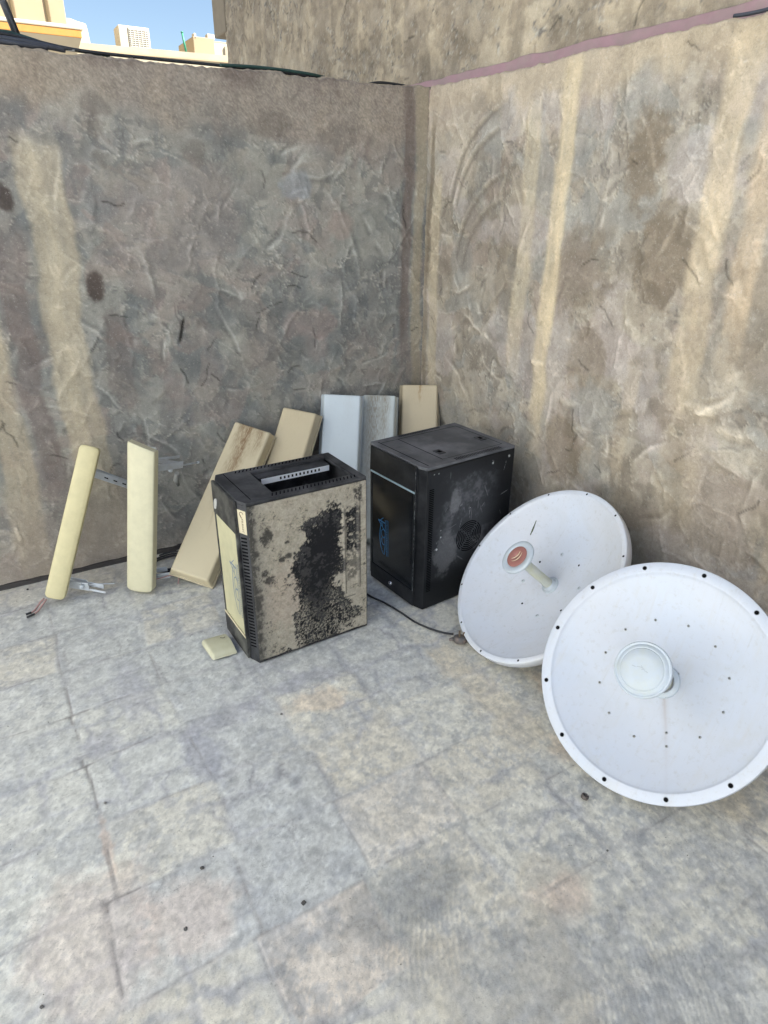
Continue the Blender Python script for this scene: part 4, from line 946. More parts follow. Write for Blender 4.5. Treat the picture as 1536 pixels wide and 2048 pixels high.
def sector(P, label, base, stains, t_=.07, group='flat panel antennas leaning in the corner'):
    w, L = P[6], P[7]; T = empty('panel_antenna', panel_frame(P), label, 'antenna', group)
    m = MB(); a = w / 2; b = a + .014; i_ = .012
    # tapered cover: front face, sloping sides, slim flange
    fr = [(-a, 0, 0), (a, 0, 0), (a, L, 0), (-a, L, 0)]; bk = [(-b, -i_, -t_ * .80), (b, -i_, -t_ * .80), (b, L + i_, -t_ * .80), (-b, L + i_, -t_ * .80)]
    m.add(fr + bk, [(0, 1, 2, 3), (7, 6, 5, 4), (0, 4, 5, 1), (1, 5, 6, 2), (2, 6, 7, 3), (3, 7, 4, 0)])
    m.build('radome', streaky('panel_plastic', base, stains, L), T, .009, 4)
    m = MB(); m.prism([(-b - .003, -i_ - .003), (b + .003, -i_ - .003), (b + .003, L + i_ + .003), (-b - .003, L + i_ + .003)], -t_, -t_ * .80)
    m.build('back_plate', plain('panel_back', tuple(x * .8 for x in base), .5, 0, .1, 30, .1), T, .004, 3)
    # bracket stubs on the back
    m = MB(); m.box((-.03, L * .82, -t_ - .016), (.03, L * .88, -t_)); m.build('mounting_bracket', M_galv, T, .002, 1)
    return T
TAN = (.50, .43, .28); BR = (.22, .13, .06)
sector([-1.4006, -0.4103, 0.0728, -2.0355, 0.7566, -0.3491, 0.167, 0.7226], 'long tan panel antenna with brown drip stains, leaning leftmost of the tan ones', (.60, .52, .35), [(-.015, .045, .46, .95, BR), (.045, .03, .16, .8, BR), (-.05, .02, .12, .7, BR), (-.005, .012, .55, .8, BR)])
sector([-1.1013, -0.3879, 0.0576, -2.2344, 0.6792, -0.1542, 0.1604, 0.7203], 'clean tan panel antenna between the stained tan one and the white one', (.58, .49, .325), [(0, .09, .1, .12, BR)])
sector([-0.7236, -0.4219, 0.0452, -2.0494, 0.5598, -0.0541, 0.1739, 0.7202], 'plain bluish white panel antenna leaning between the two cabinets', (.60, .66, .69), [(.03, .03, .2, .1, BR)])
sector([-0.5413, -0.4541, 0.0471, -2.1152, 0.6386, -0.0219, 0.1557, 0.72], 'greyish white panel antenna covered in brown runs, right of the plain white one', (.56, .60, .58), [(-.02, .06, .8, .75, (.20, .15, .09)), (.03, .03, .35, .7, (.2, .14, .07)), (-.05, .03, .9, .5, (.25, .2, .13))])
sector([-0.2796, -0.4298, 0.0423, -2.1537, 0.5662, 0.0096, 0.1764, 0.7201], 'tan panel antenna with a single rust drip, standing in the corner of the walls', (.61, .51, .345), [(0, .010, .10, 1.0, (.35, .19, .07)), (0, .08, .14, .15, BR)])

# slim cream antennas with pole brackets
CREAM = (.60, .55, .34)
def slim(P, label, shade, t_=.05, top_slant=0.0):
    w, L = P[6], P[7]; T = empty('panel_antenna', panel_frame(P), label, 'antenna', 'slim cream antennas with pole brackets')
    m = MB(); pr = []; a = w / 2; rr = .018
    prof = [(-a, -t_), (-a, -.018)] + [(-a + .012 - .012 * math.cos(R(q)), -.018 + .012 * math.sin(R(q)) * 1.0) for q in (30, 60, 90)]
    prof = [(-a, -t_), (-a, -.010), (-a + .0015, -.0065), (-a + .005, -.0040), (-a * .5, -.0014), (0, 0), (a * .5, -.0014), (a - .005, -.0040), (a - .0015, -.0065), (a, -.010), (a, -t_)]
    # rounded ends: loft sections along the length with width shrinking at the ends
    st = [(0.0, .66, .95), (.003, .82, .98), (.008, .93, 1), (.016, 1, 1), (L - .016, 1, 1), (L - .008, .94, 1), (L - .003, .84, .98), (L, .68, .95)]
    if top_slant: st = st[:5] + [(L - .012, 1, 1), (L - .003, .985, .97), (L, .96, .92)]
    n = len(prof); vs = []
    for y, sx, sz in st:
        for x, z in prof:
            zz = -t_ + (z + t_) * sz; yy = y - (top_slant * (x / w + .5) if y > L / 2 else 0); vs.append((x * sx, yy, zz))
    fs = [(i * n + k, i * n + k + 1, (i + 1) * n + k + 1, (i + 1) * n + k) for i in range(len(st) - 1) for k in range(n - 1)]
    fs += [tuple(range(n)), tuple(range((len(st) - 1) * n + n - 1, (len(st) - 1) * n - 1, -1))]
    fs += [(i * n, (i + 1) * n, (i + 1) * n + n - 1, i * n + n - 1) for i in range(len(st) - 1)]
    m.add(vs, fs, 0, True)
    o = m.build('radome', plain('sun_yellowed_plastic', shade, .45, 0, .10, 9, .08, .4, dirt=tuple(x * .86 for x in shade), dirt_amt=.6, dscale=22), T)
    es = o.modifiers.new('split', 'EDGE_SPLIT'); es.split_angle = R(38)
    m = MB(); m.box((-a * .86, .02, -t_ - .006), (a * .86, L - .02, -t_)); m.build('back_plate', M_greyplastic, T, .003, 2)
    return T
PA = [-1.9107, -0.2672, 0.0372, -1.80, 0.3215, -0.345, 0.0765, 0.632]; PB = [-1.5984, -0.3449, 0.0166, -2.1712, 0.1456, -0.0981, 0.1098, 0.6318]
antA = slim(PA, 'slim cream antenna tilted to the right, with loose pink wire ends at its foot', (.64, .57, .33), .045)
antB = slim(PB, 'slim upright cream antenna with a metal clamp sticking out near its top', (.62, .58, .40), .045, .03)
def bracket(root, name, bars, bolts, mat=None):
    # bars: start, end (world), height, thickness
    m = MB(); inv = root.matrix_world.inverted()
    for (p0, p1, wd, tk) in bars:
        p0, p1 = root.matrix_world @ Vector(p0), root.matrix_world @ Vector(p1); d_ = (p1 - p0); l = d_.length; x = d_.normalized(); y = Vector((0, 0, 1)).cross(x).normalized(); z = x.cross(y)
        M_ = inv @ frame_mat(p0, x, y, z)
        m.box((0, -tk / 2, -wd / 2), (l, tk / 2, wd / 2), 0, M_)
    for (p0, p1, r_) in bolts: m.cyl(p0, p1, r_, r_, 10)
    return m.build(name, mat or M_bracket, root, .0012, 1)
def W2L(root, p): return root.matrix_world.inverted() @ Vector(p)
bpy.context.view_layer.update()
# antenna A top arm: from the back of the panel towards the wall
A0 = onY((190, 948), -.115); A1 = onY((262, 972), -.02)
def arm(root, w0, w1, depthoff, wd=.026):
    a = W2L(root, w0); b = W2L(root, w1); return (a, b, wd, .004)
a0, a1 = Vector(A0), Vector(A1); off = Vector((0, .012, .006))
bA = bracket(antA, 'mounting_bracket', [arm(antA, a0, a1, 0, .030), arm(antA, a0 + Vector((.0, .030, .004)), a1 + Vector((0, .012, .004)), 0, .026)], [(W2L(antA, a1 - Vector((.02, .01, .0))), W2L(antA, a1 + Vector((.01, .012, 0))), .005)])
for f in (.3, .55, .8):
    m = MB()
    c = W2L(antA, a0.lerp(a1, f) + Vector((-.0005, -.0035, 0))); dd = (W2L(antA, a1) - W2L(antA, a0)).normalized(); up = (W2L(antA, a0 + Vector((0, 0, .1))) - W2L(antA, a0)).normalized()
    m.add([tuple(c - dd * .011 - up * .003), tuple(c + dd * .011 - up * .003), tuple(c + dd * .011 + up * .003), tuple(c - dd * .011 + up * .003)], [(0, 1, 2, 3)]); m.build('adjuster_slot', M_hole, bA)
# antenna A lower clamp on the ground
def P3(px, ax, v): return Vector(on(px, ax, v))
g = [P3((138, 1168), 2, .045), P3((178, 1174), 2, .045), P3((210, 1180), 2, .035), P3((232, 1173), 2, .03)]
bA2 = bracket(antA, 'mounting_bracket', [(W2L(antA, g[0]), W2L(antA, g[1]), .036, .005), (W2L(antA, g[1] + Vector((0, .03, 0))), W2L(antA, g[2] + Vector((0, .03, 0))), .020, .003), (W2L(antA, g[1] + Vector((0, -.005, -.01))), W2L(antA, g[2] + Vector((0, .0, -.012))), .010, .003), (W2L(antA, g[0] + Vector((0, .04, .0))), W2L(antA, g[1] + Vector((0, .03, 0))), .034, .004)],
    [(W2L(antA, g[1] + Vector((-.02, .02, .005))), W2L(antA, g[3] + Vector((0, .02, .005))), .0035), (W2L(antA, P3((163, 1172), 2, .05) + Vector((0, -.012, 0))), W2L(antA, P3((163, 1172), 2, .05)), .009)])
# loose pigtail wires at its foot
m = MB(); m.tube([W2L(antA, P3(p, 2, h_)) for p, h_ in (((88, 1197), .035), (80, 1204) and ((80, 1205), .02), ((70, 1220), .006), ((62, 1226), .006))], .0038, 8, 0); m.tube([W2L(antA, P3(p, 2, h_)) for p, h_ in (((93, 1198), .035), ((86, 1208), .02), ((76, 1222), .006), ((68, 1228), .006))], .0038, 8, 0)
m.tube([W2L(antA, P3(p, 2, h_)) for p, h_ in (((63, 1225), .007), ((52, 1229), .006))], .0046, 8, 1); m.tube([W2L(antA, P3(p, 2, h_)) for p, h_ in (((69, 1228), .007), ((54, 1235), .006))], .0046, 8, 1)
m.build('pigtail_wires', [M_pinkwire, M_rubber], antA)
# antenna B top clamp
b0 = P3((300, 938), 1, -.20); b1_ = P3((366, 929), 1, -.10); b2v = P3((300, 919), 1, -.19); b3 = P3((360, 928), 1, -.09); b4 = P3((396, 925), 1, -.03)
brB = bracket(antB, 'mounting_bracket', [(W2L(antB, b0), W2L(antB, b1_), .030, .004), (W2L(antB, b2v), W2L(antB, b3), .018, .005), (W2L(antB, b0 + Vector((.0, .05, .02))), W2L(antB, b1_ + Vector((0, .05, .02))), .012, .003)],
    [(W2L(antB, b1_ + Vector((-.10, -.03, .008))), W2L(antB, b4), .0035), (W2L(antB, b4 - Vector((.004, 0, 0))), W2L(antB, b4 + Vector((.006, 0.004, 0))), .006), (W2L(antB, P3((340, 939), 1, -.13) + Vector((0, -.01, 0))), W2L(antB, P3((340, 939), 1, -.12)), .010)])
m = MB(); c = [P3((354, 946), 1, -.09), P3((352, 960), 1, -.06), P3((356, 970), 1, -.03)]; m.tube([W2L(antB, q) for q in c], [.010, .012, .008], 10); m.build('clamp_jaw', M_greyplastic, brB)
for f in (.35, .75):
    m = MB(); c = W2L(antB, b0.lerp(b1_, f) + Vector((-.003, -.004, 0))); dd = (W2L(antB, b1_) - W2L(antB, b0)).normalized(); up = (W2L(antB, b0 + Vector((0, 0, .1))) - W2L(antB, b0)).normalized()
    m.add([tuple(c - dd * .014 - up * .0035), tuple(c + dd * .014 - up * .0035), tuple(c + dd * .014 + up * .0035), tuple(c - dd * .014 + up * .0035)], [(0, 1, 2, 3)]); m.build('adjuster_slot', M_hole, brB)
# antenna B lower bracket and wires
c0, c1 = P3((303, 1155), 2, .03), P3((340, 1150), 2, .03)
brB2 = bracket(antB, 'mounting_bracket', [(W2L(antB, c0), W2L(antB, c1), .026, .004), (W2L(antB, c0 + Vector((0, .04, .01))), W2L(antB, c1 + Vector((0, .04, .01))), .022, .004)], [(W2L(antB, c0 + Vector((.01, -.01, .012))), W2L(antB, c1 + Vector((.04, -.01, .012))), .0035)])
m = MB(); m.tube([W2L(antB, P3(p, 2, .03)) for p in ((305, 1160), (322, 1156), (338, 1151), (350, 1150), (357, 1152))] + [W2L(antB, P3((358, 1158), 2, .015)), W2L(antB, P3((356, 1167), 2, .005))], .0028, 8); m.build('pigtail_wires', M_pinkwire, antB)

# dark coiled cable behind the stained panel antenna
m = MB(); ctr = P3((342, 1128), 2, .012)
pts = []
for k in range(60):
    a = k / 59 * 2 * math.pi * 2.3; pts.append((ctr.x + (.10 + .012 * math.sin(k)) * math.cos(a), ctr.y + .075 * math.sin(a), .008 + .005 * k / 12 + .004 * math.sin(a * 2)))
m.tube(pts, .0045, 8)
tag(m.build('coiled_cable', M_rubber), 'dark coil of cable on the floor behind the upright cream antenna', 'cable')

# ------------------------------------------------------------------ small things on the floor
def broken_piece():
    T = empty('antenna_offcut', Matrix.Translation((-1.425, -.866, 0)) @ Matrix.Rotation(R(4), 4, 'Z') @ Matrix.Rotation(R(4), 4, 'Y'), 'short cream offcut of antenna cover lying at the foot of the dusty cabinet', 'plastic piece')
    m = MB(); a, b, h_ = .044, .060, .030; prof = [(-b, .003), (-b + .001, .012), (-b + .008, .022), (-b + .022, .028), (0, .031), (b - .022, .028), (b - .008, .022), (b - .001, .012), (b, .003)]
    n = len(prof); xs = [(-a, .9), (-a + .004, .98), (-a + .01, 1), (a - .002, 1), (a, 1.0)]; vs = []
    rg = random.Random(2)
    for x, s_ in xs:
        for y, z in prof: vs.append((x + (rg.uniform(-.002, .002) if x == a else 0), y * s_, z * s_))
    fs = [(i * n + k, i * n + k + 1, (i + 1) * n + k + 1, (i + 1) * n + k) for i in range(len(xs) - 1) for k in range(n - 1)] + [tuple(range(n - 1, -1, -1))]
    m.add(vs, fs, 0, True)
    o = m.build('shell', plain('cream_offcut', (.60, .58, .42), .5, 0, .1, 30, .15, dirt=(.45, .42, .25), dirt_amt=.5, dscale=30), T)
    s = o.modifiers.new('solid', 'SOLIDIFY'); s.thickness = .0025; es = o.modifiers.new('split', 'EDGE_SPLIT'); es.split_angle = R(60)
    m = MB(); m.box((-a + .006, -b + .006, .002), (a - .006, b - .006, .006)); m.build('inner_slab', plain('dark_slab', (.10, .09, .07), .9, 0, .2, 60, .4), T)  # dark slab laid inside the hollow shell
    m = MB(); m.tube([(a - .03, .02, .0335), (a - .02, .012, .0338), (a - .012, .016, .034)], .0009, 6); m.build('scratch', M_hole, T)
broken_piece()

def smooth_path(pts, n=8):
    out = []; P = [Vector(p) for p in pts]; P = [P[0]] + P + [P[-1]]
    for i in range(1, len(P) - 2):
        for k in range(n):
            t = k / n; a, b, c, d = P[i - 1], P[i], P[i + 1], P[i + 2]
            out.append(.5 * ((2 * b) + (-a + c) * t + (2 * a - 5 * b + 4 * c - d) * t * t + (-a + 3 * b - 3 * c + d) * t ** 3))
    out.append(P[-2]); return out
plug = empty('power_cord', Vector(gnd((920, 1286))) + Vector((0, 0, 0)), 'black power cord trailing across the floor to a worn round three pin plug', 'power cord')
po = plug.location.copy()
m = MB(); path = [gnd(p, .005) for p in ((680, 1150), (737, 1190), (768, 1205), (800, 1224), (830, 1244), (862, 1258), (890, 1266), (906, 1272))]; path[-1][2] = .014
m.tube(smooth_path([Vector(p) - po for p in path]), .0040, 8); m.build('cable', M_rubber, plug)
m = MB(); PM = Matrix.Rotation(R(-12), 4, 'X') @ Matrix.Rotation(R(10), 4, 'Y')
m.lathe([(.0001, .002), (.021, .002), (.0255, .007), (.0265, .016), (.0255, .024), (.022, .027), (.0001, .028)], 24, 0, PM); m.cyl((-.016, .016, .014), (-.034, .022, .013), .009, .005, 12, 0)
m.build('plug_body', plain('dusty_plug', (.10, .095, .09), .6, 0, .3, 60, .3, dirt=(.33, .22, .17), dirt_amt=.8, dscale=40), plug)
m = MB(); m.box((-.003, .006, .027), (.004, .010, .046), 0, PM); m.box((-.012, -.008, .027), (-.006, -.005, .043), 0, PM); m.box((.007, -.008, .027), (.013, -.005, .043), 0, PM); m.build('plug_pins', plain('tarnished_brass', (.25, .19, .13), .45, .7, .3, 80, .2), plug)

nut = gnd((1168, 1597)); m = MB(); hexo = [(.0095 * math.cos(R(60 * k + 12)), .0095 * math.sin(R(60 * k + 12))) for k in range(6)]
m.lathe([(.0098, .001), (.0105, .003), (.0105, .010), (.0095, .012), (.006, .0125), (.0052, .011), (.0052, .002)], 18, 0, Matrix.Translation(nut) @ Matrix.Rotation(R(20), 4, 'Y'))
tag(m.build('steel_nut', plain('rusty_steel', (.13, .11, .10), .6, .5, .4, 90, .4)), 'small rusty steel nut on the bare floor below the nearest dish', 'nut')
STONES = [((404, 1735), .0065, 'dark pebble lying alone on the joint of the paving, middle left of the floor', .1), ((607, 1805), .0085, 'largest dark pebble, on the floor in the lower middle', .08), ((371, 1857), .0065, 'dark pebble lying on the pinkish paving slab at lower left', .12), ((563, 1427), .006, 'grey pebble on the floor in front of the dusty cabinet', .2), ((83, 2013), .006, 'brownish pebble near the bottom left corner of the picture', .15), ((55, 1178), .006, 'black pebble close to the foot of the left wall', .04), ((210, 1605), .006, 'flat pale green pebble on a paving joint at left', .25), ((1215, 1700), .004, 'tiny brown pebble on the floor under the nearest dish', .15)]
for i, (px, r_, lb, al) in enumerate(STONES):
    bm = bmesh.new(); bmesh.ops.create_icosphere(bm, subdivisions=2, radius=r_); rg = random.Random(i * 7)
    for v in bm.verts: v.co *= rg.uniform(.55, .9); v.co.z *= .65
    me = bpy.data.meshes.new('pebble'); bm.to_mesh(me); bm.free(); me.materials.append(plain('stone', (al, al * .95, al * .88), .85, 0, .3, 200, .4))
    o = bpy.data.objects.new('pebble', me); COL.objects.link(o); p = gnd(px); o.location = (p[0], p[1], r_ * .26 - .003); tag(o, lb, 'pebble', 'pebbles scattered on the floor')

# loose grit
rg = np.random.RandomState(99); m = MB()
for i in range(900):
    if rg.rand() < .35: x, y = rg.uniform(-2.3, -.03), -abs(rg.normal(0, .12)) - .03
    elif rg.rand() < .3: x, y = -abs(rg.normal(0, .1)) - .02, rg.uniform(-2.6, -.05)
    else: x, y = rg.uniform(-2.3, -.1), rg.uniform(-2.7, -.1)
    r_ = rg.uniform(.0007, .0022) * (1.3 if rg.rand() < .06 else 1); a = rg.uniform(0, 6.28, 4); z0 = -.006
    top = (x + rg.uniform(-.3, .3) * r_, y + rg.uniform(-.3, .3) * r_, z0 + r_ * 1.1 + .002); base = [(x + r_ * math.cos(q_), y + r_ * math.sin(q_), z0 + .0015) for q_ in (a[0], a[0] + 1.6, a[0] + 3.2, a[0] + 4.7)]
    m.add(base + [top], [(0, 1, 4), (1, 2, 4), (2, 3, 4), (3, 0, 4)], int(rg.rand() < .4))
m.recalc = False
tag(m.build('grit', [plain('dark_grit', (.10, .095, .09), .9, 0, .3, 300, 0), plain('pale_grit', (.42, .40, .36), .9, 0, .3, 300, 0)]), 'loose grit and crumbs of mortar scattered over the floor', 'grit', None, 'stuff')

# black strip along the foot of the left wall
m = MB(); xs = np.arange(-4.5, -.62, .04); rg = np.random.RandomState(8); vs = []
for x in xs:
    zz = .014 + rg.uniform(-.003, .003); yy = -.016 + rg.uniform(-.002, .002); vs += [(x, yy, -.004), (x, yy + .002, zz), (x, .004, zz + .002)]
m.add(vs, [(3 * k + j, 3 * k + 3 + j, 3 * k + 4 + j, 3 * k + 1 + j) for k in range(len(xs) - 1) for j in range(2)], 0, False)
tag(m.build('bitumen_strip', plain('bitumen', (.045, .04, .038), .7, 0, .3, 40, .5)), 'dark bitumen strip sealing the foot of the left wall to the floor', 'skirting')

# ------------------------------------------------------------------ cables and pole on the wall top
def cable(pts, r_, mat, label, v=.06, name='cable', n=10):
    P = [Vector(onY(p, vv)) for p, vv in pts]; m = MB(); m.tube(smooth_path(P, n), r_, 8); return tag(m.build(name, mat), label, 'cable', 'cables along the top of the left wall')
M_c1 = plain('black_cable', (.018, .02, .024), .5, 0, .2, 40, .1); M_c2 = plain('dusty_dark_cable', (.05, .055, .07), .6, 0, .2, 40, .1); M_c3 = plain('green_black_cable', (.015, .05, .045), .5, 0, .2, 40, .1); M_c4 = plain('pale_cable', (.3, .3, .3), .6, 0, .2, 40, .1)
cable([((-120, 50), .07), ((0, 66), .07), ((70, 82), .07), ((160, 101), .05), ((300, 117), .05), ((440, 131), .05), ((560, 145), .05), ((640, 156), .06)], .0055, M_c1, 'thick black cable running the whole length of the left wall top', name='wall_cable')
cable([((-120, 64), .05), ((0, 76), .05), ((60, 86), .05), ((130, 100), .06)], .009, M_c2, 'fattest slate blue cable of the bundle at the upper left', name='wall_cable')
cable([((-120, 74), .03), ((0, 83), .03), ((50, 90), .03), ((95, 96), .05)], .008, M_c2, 'short slate cable lying lowest in the bundle at the upper left', name='wall_cable')
cable([((-120, 60), .1), ((0, 70), .1), ((80, 89), .08), ((150, 101), .05)], .005, M_c4, 'pale grey cable threading through the dark bundle at the upper left', name='wall_cable')
cable([((-120, 55), .09), ((0, 62), .09), ((40, 71), .09), ((110, 92), .07), ((220, 112), .06)], .0055, M_c3, 'greenish black cable uppermost in the bundle', name='wall_cable')
cable([((440, 130), .02), ((500, 133), .03), ((560, 139), .03), ((620, 148), .03), ((650, 155), .06)], .0055, M_c3, 'green cable arching over the middle of the left wall top', name='wall_cable')
cable([((735, 169), .03), ((760, 165), .03), ((800, 170), .03), ((840, 178), .04), ((868, 176), .06), ((880, 180), .08)], .0055, M_c1, 'black cable hump ending at the corner of the two walls', name='wall_cable')
cable([((1455, 30), 0), ((1480, 25), 0)], .001, M_c2, 'x') if False else None
pa = [Vector(onX(p, .045)) for p in ((1468, 32), (1500, 27), (1530, 20), (1570, 8), (1640, -10))]
m = MB(); m.tube(smooth_path(pa, 6), .005, 8); tag(m.build('wall_cable', M_c2), 'dark cable on the top of the right wall at the picture edge', 'cable')
m = MB(); p0, p1 = Vector(onY((36, 76), .10)), Vector(onY((-40, -110), .10)); m.cyl(p0, p1, .0125, .0125, 16); m.cyl(p0 - (p1 - p0).normalized() * .05, p0, .009, .0125, 12)
tag(m.build('leaning_pole', plain('dark_grey_pipe', (.045, .05, .06), .5, .2, .2, 30, .2)), 'dark metal pole slanting up from the cable bundle at the upper left', 'pole')

# ------------------------------------------------------------------ houses in the sun beyond the wall
YB = 16.0
def q(px, v=YB): return Vector(onY(px, v))
def wallbox(mb, x0, x1, z0, z1, y0, y1, mi=0): mb.box((x0, y0, z0), (x1, y1, z1), mi)
M_sun1 = plain('sandy_render_sunlit', (.33, .26, .165), .9, 0, .12, 2, .3, dirt=(.38, .32, .22), dirt_amt=.4, dscale=.8)
M_sun2 = plain('whitewash', (.47, .43, .34), .9, 0, .08, 2, .2)
M_sun3 = plain('cream_blockwork', (.33, .29, .21), .9, 0, .12, 3, .3, dirt=(.42, .38, .28), dirt_amt=.5, dscale=1.5)
M_white_house = plain('bounce_house_white', (.71, .76, .80), .9, 0, .05, 2, .2)  # coat of the unseen house added to bounce sunlight
M_orange = plain('orange_brick_band', (.42, .19, .04), .85, 0, .2, 9, .3, dirt=(.35, .2, .07), dirt_amt=.5, dscale=4)
M_soffit = plain('grey_soffit', (.30, .27, .21), .9, 0, .1, 2, .2)
# big house at the left
T = empty('sunlit_house', (q((60, 45)).x, YB, 0), 'sunlit sandy house at the upper left with an orange band under its white ledge', 'house'); o_ = T.location.copy()
def bx(name, mat, x0, x1, z0, z1, y0, y1, bev=.02):
    m = MB(); m.box((x0 - o_.x, y0 - o_.y, z0), (x1 - o_.x, y1 - o_.y, z1)); return m.build(name, mat, T, bev, 2)
xl = -9.0; xr = q((135, 20)).x
bx('upper_wall', M_sun1, xl, xr, q((100, 46)).z - .1, q((100, 46)).z + 5, YB + .35, YB + 7)
m = MB()
for px in (100, 30):
    xx = q((px, 20)).x - o_.x; m.cyl((xx, .33, q((px, 46)).z), (xx, .33, q((px, 46)).z + 4.5), .035, .035, 8)
m.build('downpipe', M_sun1, T)
xe = q((165, 50)).x
z50, z56, z68 = q((100, 47)).z, q((100, 53)).z, q((100, 69)).z
bx('ledge', M_sun2, xl, xe, z56, z50 + .02, YB - .02, YB + 7, .02)
bx('brick_band', M_orange, xl, xe - .05, z68, z56 - .002, YB, YB + 6.9, .01)
m = MB(); zb = q((150, 100)).z; y0b = YB + .02
vs = [(xl, YB + .02, z68 - .002), (xe - .06, YB + .02, z68 - .002), (q((148, 98)).x, YB + .6, zb - .3), (xl, YB + .6, zb - .3), (xl, YB + 6, z68 - .002), (xe - .06, YB + 6, z68 - .002), (q((148, 98)).x, YB + 6, zb - .3), (xl, YB + 6, zb - .3)]
m.add([(x - o_.x, y - o_.y, z) for x, y, z in vs], [(0, 1, 2, 3), (7, 6, 5, 4), (0, 4, 5, 1), (1, 5, 6, 2), (2, 6, 7, 3), (3, 7, 4, 0)]); m.build('sloping_soffit', M_soffit, T)
bx('lower_wall', M_sun3, xl, q((148, 98)).x, 0, zb - .25, YB + .6, YB + 6.8)
# white curved end parapet between the houses
m = MB(); a, b = q((138, 38), YB + 1.2), q((182, 90), YB + 1.2); zt = q((165, 46), YB + 1.2).z
prof = [(a.x, 0), (b.x, 0), (b.x, b.z), (b.x - .02, q((178, 62), YB + 1.2).z), (q((172, 48), YB + 1.2).x, q((172, 47), YB + 1.2).z), (q((155, 44), YB + 1.2).x, q((155, 42), YB + 1.2).z), (q((140, 36), YB + 1.2).x, q((140, 36), YB + 1.2).z), (a.x - .3, a.z)]
MM = Matrix(((1, 0, 0, 0), (0, 0, -1, 0), (0, 1, 0, 0), (0, 0, 0, 1)))
ew = MB(); ew.prism([(x, z) for x, z in prof], -(YB + 1.5), -(YB + 1.2), 0, MM); tag(ew.build('stair_parapet', M_sun2, None, .03, 2), 'bright white stepped parapet just right of the sandy house', 'wall')
# long low parapet wall
T = empty('rooftop_parapet', (q((320, 100)).x, YB + .8, 0), 'long cream block parapet in the sun beyond the left wall', 'wall'); o_ = T.location.copy(); Yp = YB + .8
def zq(px): return q(px, Yp)
m = MB(); x0, x1 = zq((150, 84)).x, zq((480, 112)).x; zl, zr = zq((160, 85)).z, zq((470, 111)).z
vs = [(x0, Yp, 0), (x1 + .8, Yp, 0), (x1 + .8, Yp, zr), (x0, Yp, zl)]; vs += [(x, y + .25, z) for x, y, z in vs]
m.add([(x - o_.x, y - o_.y, z) for x, y, z in vs], [(0, 1, 2, 3), (7, 6, 5, 4), (0, 4, 5, 1), (1, 5, 6, 2), (2, 6, 7, 3), (3, 7, 4, 0)]); m.build('block_wall', M_sun3, T)
m = MB(); vs = [(x0, Yp - .03, zl - .16), (x1 + .8, Yp - .03, zr - .16), (x1 + .8, Yp - .03, zr - .13), (x0, Yp - .03, zl - .13)]; vs += [(x, y + .029, z) for x, y, z in vs]
m.add([(x - o_.x, y - o_.y, z) for x, y, z in vs], [(0, 1, 2, 3), (7, 6, 5, 4), (0, 4, 5, 1), (1, 5, 6, 2), (2, 6, 7, 3), (3, 7, 4, 0)]); m.build('mortar_ledge', M_sun1, T)
m = MB(); m.box((x0 - o_.x - 1, .25, 0), (x1 - o_.x + 3, 6, min(zl, zr) - .3)); m.build('roof', M_sun2, T)
# air cooler on the parapet
Ya = YB + 1.05; c0_, c1_ = q((241, 94), Ya), q((298, 58), Ya); T = empty('air_cooler', (c0_.x, Ya, c0_.z - .02), 'boxy white air cooler with a grey louvred front on the far parapet', 'air cooler'); o_ = T.location.copy()
wA = c1_.x - c0_.x; hA = c1_.z - c0_.z + .04
m = MB(); m.box((0, 0, 0), (wA, .55, hA)); m.build('casing', M_sun2, T, .03, 3)
m = MB(); m.box((wA * .30, -.02, hA * .05), (wA * .96, -.001, hA * .93)); gr = m.build('grille', plain('louvre_grey', (.30, .29, .26), .8, 0, .1, 20, 0), T, .008, 1)
m = MB()
for k in range(9): z = hA * (.10 + .09 * k); m.box((wA * .33, -.03, z), (wA * .93, -.0205, z + .012))
for k in range(5): x = wA * (.36 + .12 * k); m.box((x, -.034, hA * .08), (x + .012, -.0302, hA * .90))
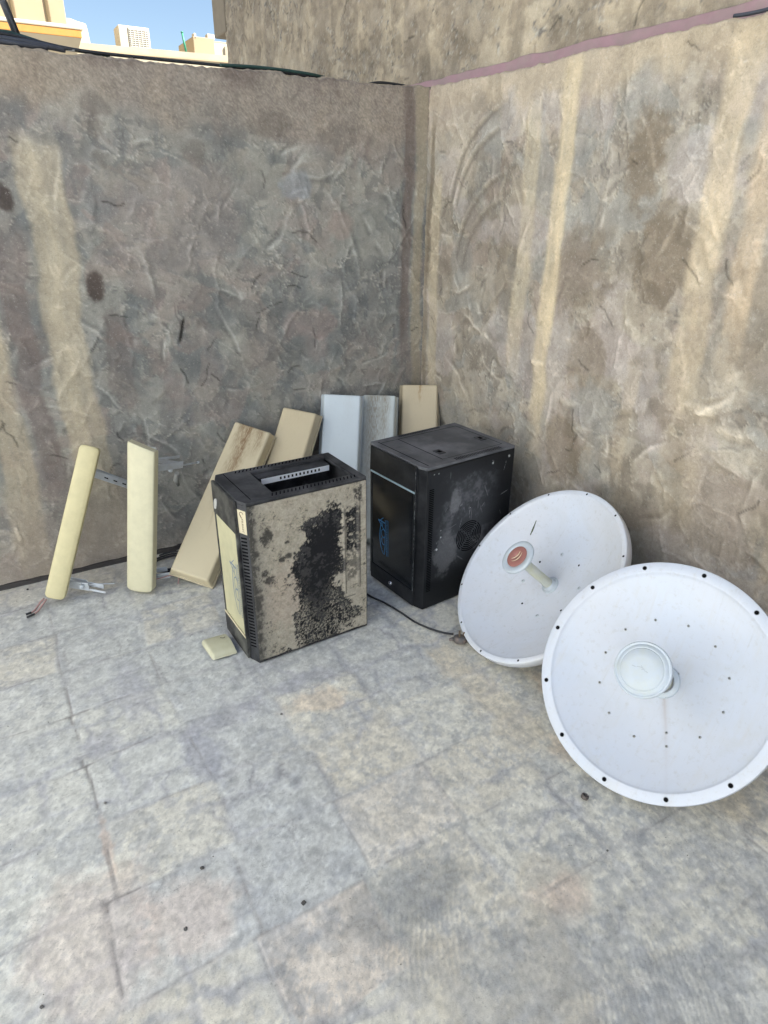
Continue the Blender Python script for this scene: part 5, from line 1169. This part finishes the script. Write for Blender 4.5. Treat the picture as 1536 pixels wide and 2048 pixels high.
m.build('louvre_slats', plain('slat_cream', (.5, .47, .4), .8, 0, .1, 20, 0), gr)
# green rod
p0, p1 = q((373, 108), Ya), q((364, 65), Ya); m = MB(); m.cyl(p0, p1, .028, .024, 10); m.cyl(p1, p1 + (p1 - p0).normalized() * .02, .034, .03, 10); tag(m.build('green_rod', plain('green_paint', (.03, .22, .13), .5, 0, .1, 20, 0)), 'thin green rod sticking up from the far parapet', 'rod')
# small roof hut at the right
Yh = YB + 2.5; T = empty('roof_hut', (q((430, 90), Yh).x, Yh, 0), 'small cream rooftop hut beside the edge of the tall house', 'hut'); o_ = T.location.copy()
def hb(name, mat, pa_, pb_, dy0, dy1, zlow=None):
    a, b = q(pa_, Yh), q(pb_, Yh); m = MB(); m.box((a.x - o_.x, dy0, (a.z if zlow is None else zlow)), (b.x - o_.x, dy1, b.z)); m.build(name, mat, T, .02, 2)
hb('front_wall', M_sun1, (389, 110), (428, 77), 0, 1.5, 2.0); hb('side_wall', M_sun2, (428.5, 110), (480, 90), .1, 1.6, 2.0); hb('upper_block', M_sun1, (430, 90), (480, 83), .3, 1.4); hb('corner_post', M_sun2, (388, 78), (392, 66), 0, .2)
hb('coping', M_sun2, (416, 78), (430, 68), .05, .25)
m = MB(); a, b = q((452, 110), Yh), q((453, 92), Yh); m.box((a.x - o_.x, .05, a.z), (b.x - o_.x + .03, .098, b.z)); m.build('downpipe', M_soffit, T)

# ------------------------------------------------------------------ unseen house added behind and left of the camera to bounce sunlight
T = empty('bounce_house', (-4.6, -3, 0), 'unseen white house added behind the camera to bounce sunlight into the yard', 'house')
m = MB(); m.box((-5, -9, -.01), (0, 4.5, 5.0)); m.build('outer_wall', M_white_house, T, .02, 2)
for wy in (-3.2, 2.2):
    m = MB(); m.box((-.02, wy, 1.0), (.02, wy + 1.0, 2.1)); m.build('window', M_glass_dark, T, .01, 1)
m = MB(); m.box((-5.1, -9.2, 5.0), (.15, 4.7, 5.15)); m.build('coping', M_sun2, T, .02, 2)

print('objects', len(bpy.data.objects))
